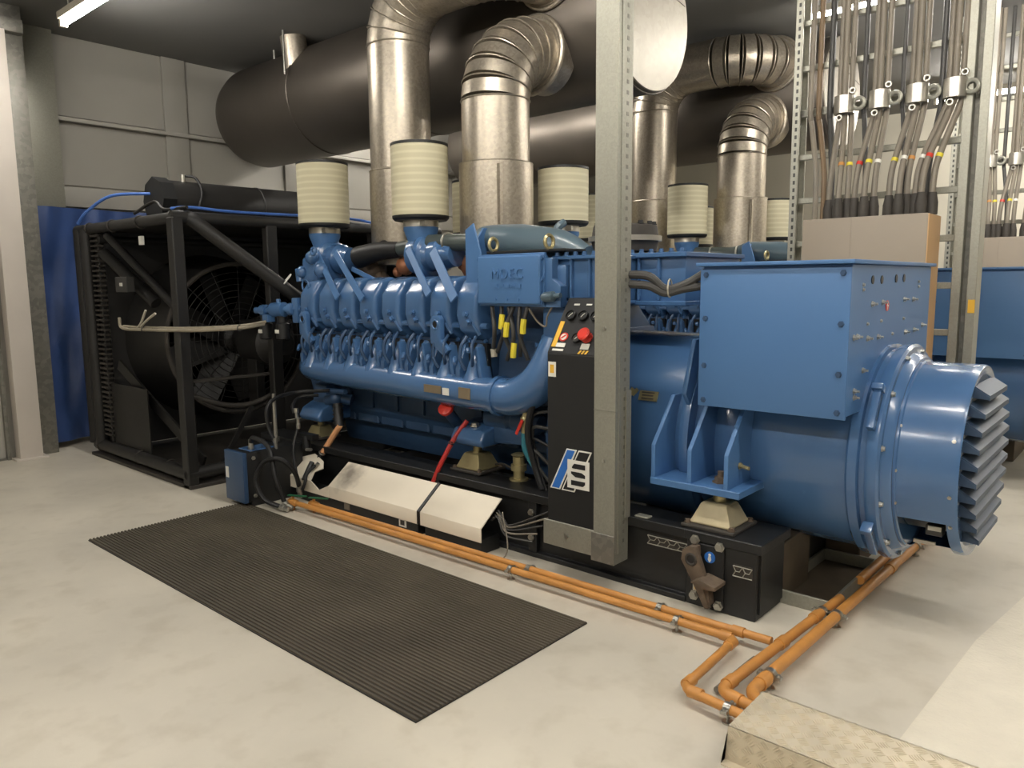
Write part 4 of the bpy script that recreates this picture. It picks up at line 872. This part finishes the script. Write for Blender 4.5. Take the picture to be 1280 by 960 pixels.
rt('diagonal_brace', [(-7.2, 2.78, 2.05), (-6.3, 3.0, 1.35)], .035); rt('diagonal_brace', [(-7.3, 2.78, 1.9), (-6.7, 2.95, 1.45)], .05)
for b0, b1 in ((( -7.2, 2.8, .9), (-6.0, 2.95, .15)), ): MB().quadbar(b0, b1, .10, .02, (0, -1, 0)).build('lower_brace', RAD, t)
# fan: shroud ring, wire guard, blades and drive
FC = Vector((-6.55, 3.72, 1.1)); FR = .68
MB().lathe((-7.33, FC.y, FC.z), 'x', [(0, FR+.12), (.3, FR+.05), (.62, FR+.03), (.62, FR), (.3, FR+.02), (0, FR+.09)], 48).build('fan_shroud', RAD, t)
MB().torus((-6.70, FC.y, FC.z), 'x', FR+.02, .022, 48, 8).build('guard_rim', DUSTY, t)
g = MB()
for k in range(1, 12): g.torus((-6.69, FC.y, FC.z), 'x', FR*k/12, .0035, 40, 4)
for k in range(16): a = 2*PI*k/16; g.tube([(-6.686, FC.y+.1*math.cos(a), FC.z+.1*math.sin(a)), (-6.686, FC.y+FR*math.cos(a), FC.z+FR*math.sin(a))], .004, 4)
g.build('wire_guard', RAD, t, kind='stuff')
for k in range(8):
    a = 2*PI*k/8+.3; u = Vector((0, math.cos(a), math.sin(a))); q = Vector((0, -math.sin(a), math.cos(a))); c = Vector((-6.9, FC.y, FC.z)); ww = .11
    vs = []
    for rr, tw in ((.12, .9), (.4, .6), (.63, .4)):
        for sg in (-1, 1):
            for th in (-.004, .004): vs.append(c+u*rr+q*sg*ww+Vector((sg*ww*tw+th, 0, 0)))
    mb = MB().add(vs, [(0, 2, 6, 4), (4, 6, 10, 8), (1, 5, 7, 3), (5, 9, 11, 7), (0, 4, 5, 1), (4, 8, 9, 5), (2, 3, 7, 6), (6, 7, 11, 10), (0, 1, 3, 2), (8, 10, 11, 9)]); mb.build('fan_blade', RAD, t)
MB().lathe((-7.0, FC.y, FC.z), 'x', [(0, .13), (.25, .13), (.28, .08), (.75, .08)], 20).build('fan_hub', RAD, t)
MB().lathe((-6.45, FC.y, FC.z-.02), 'x', [(0, .17), (.02, .2), (.36, .2), (.4, .14), (.5, .1)], 24).build('drive_motor', RAD, t)
MB().box(-6.4, -6.05, 3.55, 3.9, 1.25, 1.29).build('motor_bracket', RAD, t, .004, 1); MB().box(-6.35, -6.2, 3.58, 3.66, .55, .95).build('drive_leg', RAD, t, .004, 1)
MB().tube([(-5.95, 2.85, .72), (-5.9, 3.1, .62), (-5.9, 3.35, .60), (-5.9, 3.62, .68)], .02, 8, 6).build('belt_guard_rim', DUSTY, t)
MB().box(-5.93, -5.86, 2.82, 3.6, .83, .85).build('guard_shelf', DUSTY, t, .003, 1)
MB().quadbar((-5.9, 3.35, .58), (-5.9, 3.05, .12), .04, .02, (1, 0, 0)).build('lower_strut', RAD, t)
jb = MB().box(-6.95, -6.72, 2.72, 2.79, 1.55, 1.68); jb.build('junction_box', CABLE_D, t, .006, 1); MB().box(-6.85, -6.8, 2.715, 2.72, 1.6, 1.63).build('box_label', WHITE, t)
# thick coolant pipe raking down from the top corner to the engine
t2 = thing('coolant_pipe', 'thick black coolant pipe raking down from the radiator corner to the engine', 'pipe', (-5.7, 3.2, 1.6))
MB().tube([(-5.98, 2.80, 2.13), (-5.82, 2.86, 2.12), (-5.72, 2.98, 2.0), aX(372, 372, -5.5)], .055, 12, 4).build('pipe_run', RAD, t2)
p = aX(358, 350, -5.52); MB().torus(p, (.5, 1, -.9), .058, .006, 20, 6).build('pipe_strap', WHITE, t2)
# straps on the rails
sm = MB()
for x in (-7.5, -7.0, -6.45): sm.torus((x, 2.76, 2.12), 'x', .05, .006, 18, 6)
for x in (-7.6, -6.75, -6.2): sm.torus((x, 2.76, .11), 'x', .058, .008, 18, 6)
sm.each('rail_strap', DUSTY, t)
# expansion tank on top
t = thing('expansion_tank', 'black cylindrical expansion tank lying across the top of the radiator', 'tank', (-6.95, 4.0, 2.165))
tc = Vector((-6.95, 3.12, 2.36))
MB().lathe(tc, 'y', [(0, .10), (0, .15), (.03, .185), (1.95, .19), (2.0, .15), (2.0, .1)], 32).build('shell', RAD, t)
MB().lathe(tc-Vector((0, .02, 0)), 'y', [(0, .16), (0, .205), (.12, .205), (.12, .19)], 8).build('end_collar', BLACK_S, t)
MB().lathe(tc+Vector((0, .97, 0)), 'y', [(0, .189), (.004, .193), (.012, .193), (.016, .189)], 32).build('weld_seam', RAD, t)
for y in (3.3, 4.9): MB().box(-7.12, -6.78, y-.04, y+.04, 2.165, 2.22).build('saddle', RAD, t, .005, 1)
for y in (3.36, 4.62): MB().cyl((-6.9, y, 2.53), (-6.9, y, 2.60), .022, n=10).build('filler_neck', STEEL, t); MB().tube([(-6.9, y, 2.59), (-6.83, y+.08, 2.57), (-6.76, y+.1, 2.45), (-6.75, y+.06, 2.3)], .012, 6, 6).build('overflow_tube', RUBBER, t)
MB().box(-7.2, -6.7, 2.8, 5.4, 2.125, 2.165).build('tank_shelf', RAD, t, .004, 1)
# vent hoses and wiring on the radiator
tag(MB().tube([(-7.62, 2.70, 2.17), (-7.5, 2.74, 2.27), (-7.25, 2.86, 2.4), (-7.0, 3.1, 2.42)], .014, 8, 6).build('vent_hose', BLUEH), 'bright blue vent hose arching from the radiator corner to the tank end', 'hose')
tag(MB().tube([(-5.98, 2.8, 2.2), (-5.85, 2.9, 2.205), (-5.83, 3.3, 2.19), (-5.83, 4.4, 2.2), (-5.5, 4.6, 2.1)], .012, 8, 5).build('vent_hose', BLUEH), 'bright blue vent hose running level along the radiator top rail', 'hose')
tag(MB().tube([(-6.6, 2.78, 2.2), (-6.25, 2.79, 2.27), (-6.1, 2.8, 2.2), (-5.8, 2.84, 2.2)], .013, 8, 5).build('vent_pipe', RAD), 'thin black pipe stepping along the radiator top corner', 'pipe')
t = thing('cable_conduit', 'pale bundle of taped cables running level across the radiator side', 'cable', (-6.3, 2.78, 1.33))
P = [aY(149, 397, 2.68), aY(153, 410, 2.68), aY(180, 412, 2.69), aY(240, 413, 2.70), aY(300, 410, 2.85), aY(330, 405, 3.05)]
MB().tube(P, .013, 8, 5).tube([p+Vector((0, .012, .016)) for p in P[1:]], .011, 8, 5).build('cable_bundle', TAPED, t)
MB().tube([aY(172, 410, 2.69), aY(177, 402, 2.69), aY(182, 388, 2.69)], .01, 6, 4).tube([aY(176, 408, 2.69), aY(184, 400, 2.69), aY(194, 392, 2.69)], .01, 6, 4).each('branch_wire', PALE, t)
mb = MB()
for k in range(9): mb.torus(P[2]+(P[4]-P[2])*(k/8), 'x', .022, .004, 10, 4)
mb.each('tape_wrap', CABLE_D, t)
tag(MB().box(-6.36, -6.30, 2.695, 2.715, 1.93, 2.0).build('hanging_tag', WHITE), 'small white tag below the radiator top rail', 'tag')

# ================================================================== EXHAUST DUCTS AND SILENCER
def elbow(par, c0, d0, d1, rb, r, nseg, m, th=.0):
    # lobster-back bend: every gore its own part, seams raised
    c0 = Vector(c0); d0 = Vector(d0).normalized(); d1 = Vector(d1).normalized(); C = c0+d1*rb; pts = []
    for k in range(nseg+1):
        a = PI/2*k/nseg; pts.append(C-d1*rb*math.cos(a)+d0*rb*math.sin(a))
    for k in range(nseg):
        MB().tube([pts[k], pts[k+1]], [r*1.012, r], 32).build('elbow_gore', m, par)
        T = (pts[k+1]-pts[k]).normalized(); MB().torus(pts[k], d0*math.cos(PI/2*k/nseg)+d1*math.sin(PI/2*k/nseg), r*1.012, .006, 32, 6).build('gore_seam', m, par)
    return pts[-1]
def pipeA(): 
    x, y = -4.75, 4.1; t = thing('exhaust_duct', 'left exhaust duct rising from the near engine and bending along the ceiling', 'duct', (x, y, 1.7))
    r = .24
    MB().cyl((x, y, 1.75), (x, y, 2.48), r+.012, n=40).build('lower_sleeve', DUCT, t); MB().torus((x, y, 2.48), 'z', r+.01, .006, 40, 6).build('sleeve_seam', DUCT, t)
    MB().cyl((x, y, 2.46), (x, y, 3.42), r, n=40).build('riser', DUCT, t)
    e = elbow(t, (x, y, 3.42), (0, 0, 1), (1, 0, 0), .4, r, 6, DUCT)
    MB().cyl(e, e+Vector((.35, 0, 0)), r, n=40).build('level_run', DUCT, t)
    e = elbow(t, e+Vector((.35, 0, 0)), (1, 0, 0), (0, 1, 0), .4, r, 6, DUCT)
    MB().cyl(e, e+Vector((0, .2, 0)), r+.01, n=40).build('silencer_stub', DUCT, t); MB().torus(e+Vector((0, .02, 0)), 'y', r+.02, .018, 40, 8).build('end_ring', DUCT, t)
    return t
def pipeB():
    x, y = -3.73, 4.1; t = thing('exhaust_duct', 'right exhaust duct rising from the near engine with an elbow into the silencer', 'duct', (x, y, 1.7))
    r = .24
    MB().cyl((x, y, 1.75), (x, y, 2.43), r+.024, n=40).build('lower_sleeve', DUCT, t); MB().torus((x, y, 2.43), 'z', r+.02, .006, 40, 6).build('sleeve_seam', DUCT, t)
    MB().box(x+.19, x+.215, y-.20, y-.17, 1.8, 2.4).build('sleeve_joint', DUCT, t)
    MB().cyl((x, y, 2.41), (x, y, 2.86), r, n=40).build('riser', DUCT, t)
    e = elbow(t, (x, y, 2.86), (0, 0, 1), (0, 1, 0), .4, r, 7, DUCT)
    MB().cyl(e, e+Vector((0, .2, 0)), r+.015, n=40).build('silencer_stub', DUCT, t); MB().torus(e+Vector((0, .02, 0)), 'y', r+.03, .02, 40, 8).build('end_ring', DUCT, t)
    return t
PA, PB = pipeA(), pipeB()
t = SI = thing('silencer', 'huge horizontal silencer drum hung under the ceiling above the near engine', 'silencer', (-5.8, 5.1, 3.0))
sy, sz, sr = 5.1, 3.56, .56
MB().lathe((0, sy, sz), 'x', [(-8.62, .2), (-8.6, .42), (-8.52, .52), (-8.38, sr), (-3.12, sr), (-3.10, sr-.01), (-3.10, .05)], 64).build('drum', DUCT_D, t)
MB().lathe((-3.10, sy, sz), 'x', [(0, .05), (0, sr-.012), (.012, sr-.014), (.012, .05)], 64).build('end_sheet', SHEETD, t)
MB().prism([(4.62, 3.86), (5.6, 3.72), (5.6, 3.725), (4.62, 3.865)], 'x', -3.088, -3.084).build('sheet_shadow_line', DUCT_D, t)  # dark strip paints a shadow boundary across the end sheet
for x in (-7.0, -5.4): MB().torus((x, sy, sz), 'x', sr, .008, 64, 6).build('drum_seam', DUCT_D, t)
MB().torus((-3.13, sy, sz), 'x', sr, .01, 64, 6).build('end_rim', DUCT_D, t)
for x in (-7.6, -3.6):
    for y in (sy-.3, sy+.3): MB().cyl((x, y, 3.9), (x, y, CZ), .012, n=6).build('hanger_rod', STEEL, t)
t = thing('branch_duct', 'small shiny duct stub joining the silencer drum at upper left', 'duct', (-7.06, 4.7, 3.8))
MB().tube([(-7.05, 4.72, 3.78), (-7.05, 4.68, CZ)], .13, 28).build('stub', DUCT, t); MB().tube([(-6.95, 4.5, 3.7), (-6.95, 4.5, CZ)], .01, 6).build('hanger_rod', STEEL, t)

# ================================================================== CABLE LADDER, CABLES, ENCLOSURE
LY = 5.32
t = LAD = thing('cable_ladder', 'tall galvanised cable ladder behind the near terminal box', 'ladder', (-1.5, LY, 0))
lx0, lx1 = -2.03, -1.06
for x0, x1, nm in ((lx0-.05, lx0, 'left_stile'), (lx1, lx1+.05, 'right_stile')):
    MB().prism([(x0, LY-.04), (x0, LY+.1), (x1, LY+.1), (x1, LY+.085), (x0+.012, LY+.085), (x0+.012, LY-.025), (x1, LY-.025), (x1, LY-.04)] if x0 < lx0 else
               [(x1, LY-.04), (x1, LY+.1), (x0, LY+.1), (x0, LY+.085), (x1-.012, LY+.085), (x1-.012, LY-.025), (x0, LY-.025), (x0, LY-.04)], 'z', 0, CZ).build('stile', GALV, t, .003, 1)
MB().box(lx1+.085, lx1+.135, LY-.04, LY+.1, 0, CZ).build('stile', GALV, t, .003, 1); MB().box(lx1+.04, lx1+.09, LY+.03, LY+.06, 0, CZ).build('stile_web', GALV_D, t)
mb = MB()
for k in range(66): mb.box(lx0-.03, lx0-.015, LY-.0415, LY-.039, .7+k*.05, .725+k*.05)
mb.build('perforations', CABLE_D, t, kind='stuff')
for k in range(13):
    z = .4+k*.29; MB().box(lx0-.01, lx1+.01, LY, LY+.03, z-.02, z+.02).build('rung', GALV, t, .004, 1)
t = BUS = thing('bus_enclosure', 'beige cable enclosure standing behind the near terminal box', 'enclosure', (-1.5, 5.12, 0))
bx0, bx1, by0, by1, bz = -1.87, -1.135, 4.98, 5.27, 1.985
MB().box(bx0, bx1-.004, by0, by1, 0.0, bz).build('body', BUSBOX, t, .012, 2)
MB().box(bx1-.01, bx1, by0+.005, by1, .01, bz-.005).build('side_sheet', TAN, t, .002, 1)
MB().box(bx0+.3, bx0+.303, by0-.002, by0, 1.7, 1.98).build('sheet_joint', BUSBOX, t)
cols = {'y': YELLOW, 'r': RED, 'w': WHITE, 'o': ORANGE, None: None}
CABS = []
ZC = 2.72; CY = LY-.045
def cable(label, xt, xb, m, tape=None, r=.018, dy=0., grp=True, zb=bz, zs=2.62):
    t = thing('power_cable', label, 'cable', (xb, CY, zb), 'power cables on the near ladder')
    yb = 5.12+dy*2
    if abs(xt-xb) < .004: P = [(xt, CY+dy, CZ), (xt, CY+dy, 2.9), (xb, yb, zb)]
    else: P = [(xt, CY+dy, CZ), (xt, CY+dy, 3.2), (xt, CY+dy, zs+.1), (xt+(xb-xt)*.12, CY+dy, zs), (xt+(xb-xt)*.85, yb+(CY-yb)*.25, 2.32), (xb, yb, 2.16), (xb, yb, zb)]
    MB().tube(P, r, 10, 5).build('sheath', m, t)
    if grp: MB().lathe((xb, yb, zb), 'z', [(0, .034), (.07, .034), (.09, .03), (.13, .023)], 12).build('cable_gland', DUSTY, t)
    if tape:
        a = Vector((xt+(xb-xt)*.80, yb+(CY-yb)*.3, 2.36)); d = (Vector((xt+(xb-xt)*.12, CY+dy, zs))-a).normalized()
        a = Vector((xt+(xb-xt)*.85, yb+(CY-yb)*.25, 2.32))
        MB().tube([a+d*.0, a+d*.022], r+.002, 12).build('tape_band', cols[tape], t)
    CABS.append(t); return t
def lx(px, py=150): return aY(px, py, CY).x
def bxx(px): return aY(px, 262, 5.12).x
clampX = [lx(1056, 135), lx(1100, 130), lx(1147, 125), lx(1194, 115)]
dest = [((1034, 'n'), (1049, 'o'), (1057, 'y')), ((1066, 'r'), (1081, 'y'), (1090, 'w')), ((1109, 'y'), (1124, 'w'), (1131, 'o')), ((1142, 'w'), (1152, 'r'), (1163, 'y'))]
gl = ('first', 'second', 'third', 'fourth'); pl = ('left', 'middle', 'right')
for i in range(4):
    for j in range(3):
        x = clampX[i]+(j-1)*.036; px, tp = dest[i][j]
        cable('%s cable of the %s clamped bundle from the left%s' % (pl[j], gl[i], {'n': '', 'o': ' with orange tape', 'y': ' with yellow tape', 'r': ' with red tape', 'w': ' with white tape'}[tp]), x, bxx(px), CABLE, None if tp == 'n' else tp, dy=(-.012 if j == 1 else .012))
for px, m, lb, r in ((1013, CABLE, 'grey cable running straight down beside the left stile', .018), (1023, CABLE_B, 'brown cable running straight down near the left stile', .018), (1037, CABLE_D, 'dark cable bowing beside the first clamped bundle', .02),
                     (1079, CABLE_D, 'dark cable between the first and second clamps', .016), (1127, CABLE_D, 'thin dark cable between the second and third clamps', .013), (1176, CABLE_D, 'dark cable between the third and fourth clamps', .018)):
    x = lx(px, 120); xb = bxx(px+(3 if px < 1030 else (-2 if px != 1176 else -22)))
    cable(lb, x, xb, m, None, r, .02, px > 1030)
CL = []
for i in range(4):
    x = clampX[i]; t = thing('cable_clamp', 'silver cable clamp on the %s bundle from the left' % gl[i], 'clamp', (x, CY, ZC), 'cable clamps on the near ladder')
    MB().lathe((x, CY-.012, ZC-.055), 'z', [(0, .05), (0, .062), (.11, .062), (.11, .05)], 20).build('clamp_band', ALU, t)
    MB().torus((x+.05, CY-.02, ZC+.085), 'y', .016, .006, 12, 6).torus((x-.01, CY-.07, ZC-.085), 'y', .016, .006, 12, 6).each('clamp_lug', STEEL, t)
    MB().torus((x+.088, CY-.01, ZC), 'y', .034, .013, 18, 8).build('clamp_hook', GALV, t)
    CL.append(t)
MB().box(lx0-.01, lx1+.01, LY, LY+.03, ZC-.025, ZC+.025).build('rung', GALV, LAD, .004, 1)

# ================================================================== THE SECOND GENERATING SET BEHIND
D = (.25, 3.45, 0)
dup(EN, D, 'blue diesel engine of the second set, seen through the gap behind')
dup(AL, D, 'blue alternator of the second set behind, with terminal box at far right')
dup(SK, D, 'black steel skid base under the second set at the back')
e2 = dup(PA, D, 'left exhaust duct of the second set with a level bend, farther back'); dup(PB, D, 'right exhaust duct of the second set with a raised elbow, farther back')
dup(SI, D, 'huge horizontal silencer drum of the second set, in shade farther back')
dup(LAD, D, 'galvanised cable ladder of the second set at the right edge')
dup(BUS, D, 'beige cable enclosure of the second set at the right edge')
for c in CABS[:9]+CABS[12:17]:
    l = c['label']; dup(c, D, ('second ladder: '+l)[:90], 'power cables on the far ladder')
for i in range(3): dup(CL[i], D, 'silver cable clamp on the %s bundle of the far ladder' % gl[i], 'cable clamps on the far ladder')
for x, y, lb in ((-1.655, 3.455, 'cream bell shaped mount under the far alternator of the second set'), (-3.395, 3.52, 'brass coloured mount under the rear of the second engine'), (-5.12, 3.5, 'brass coloured mount under the front of the second engine')):
    mount(lb, x+D[0], y+D[1], .566, 1.0)
q = aY(1214, 383, LY-.042); tag(MB().box(q.x-.018, q.x+.018, LY-.044, LY-.0395, q.z-.04, q.z+.04).build('yellow_tag', YLAB), 'small yellow tag stuck on the right stile of the near cable ladder', 'tag')
# galvanised drip tray under the near alternator
t = thing('drip_tray', 'galvanised drip tray on the floor under the near alternator', 'tray', (-1.25, 4.0, 0))
MB().box(-1.42, -1.14, 3.66, 4.34, .002, .006).build('tray_floor', OILY, t)
for nm, a in (('tray_side', (-1.435, -1.42, 3.60, 4.35, .0, .07)), ('tray_side', (-1.155, -1.14, 3.60, 4.35, 0, .07)), ('tray_end', (-1.42, -1.155, 3.60, 3.615, 0, .07)), ('tray_end', (-1.42, -1.155, 4.335, 4.35, 0, .07))):
    MB().box(*a).build(nm, GALV, t, .002, 1)
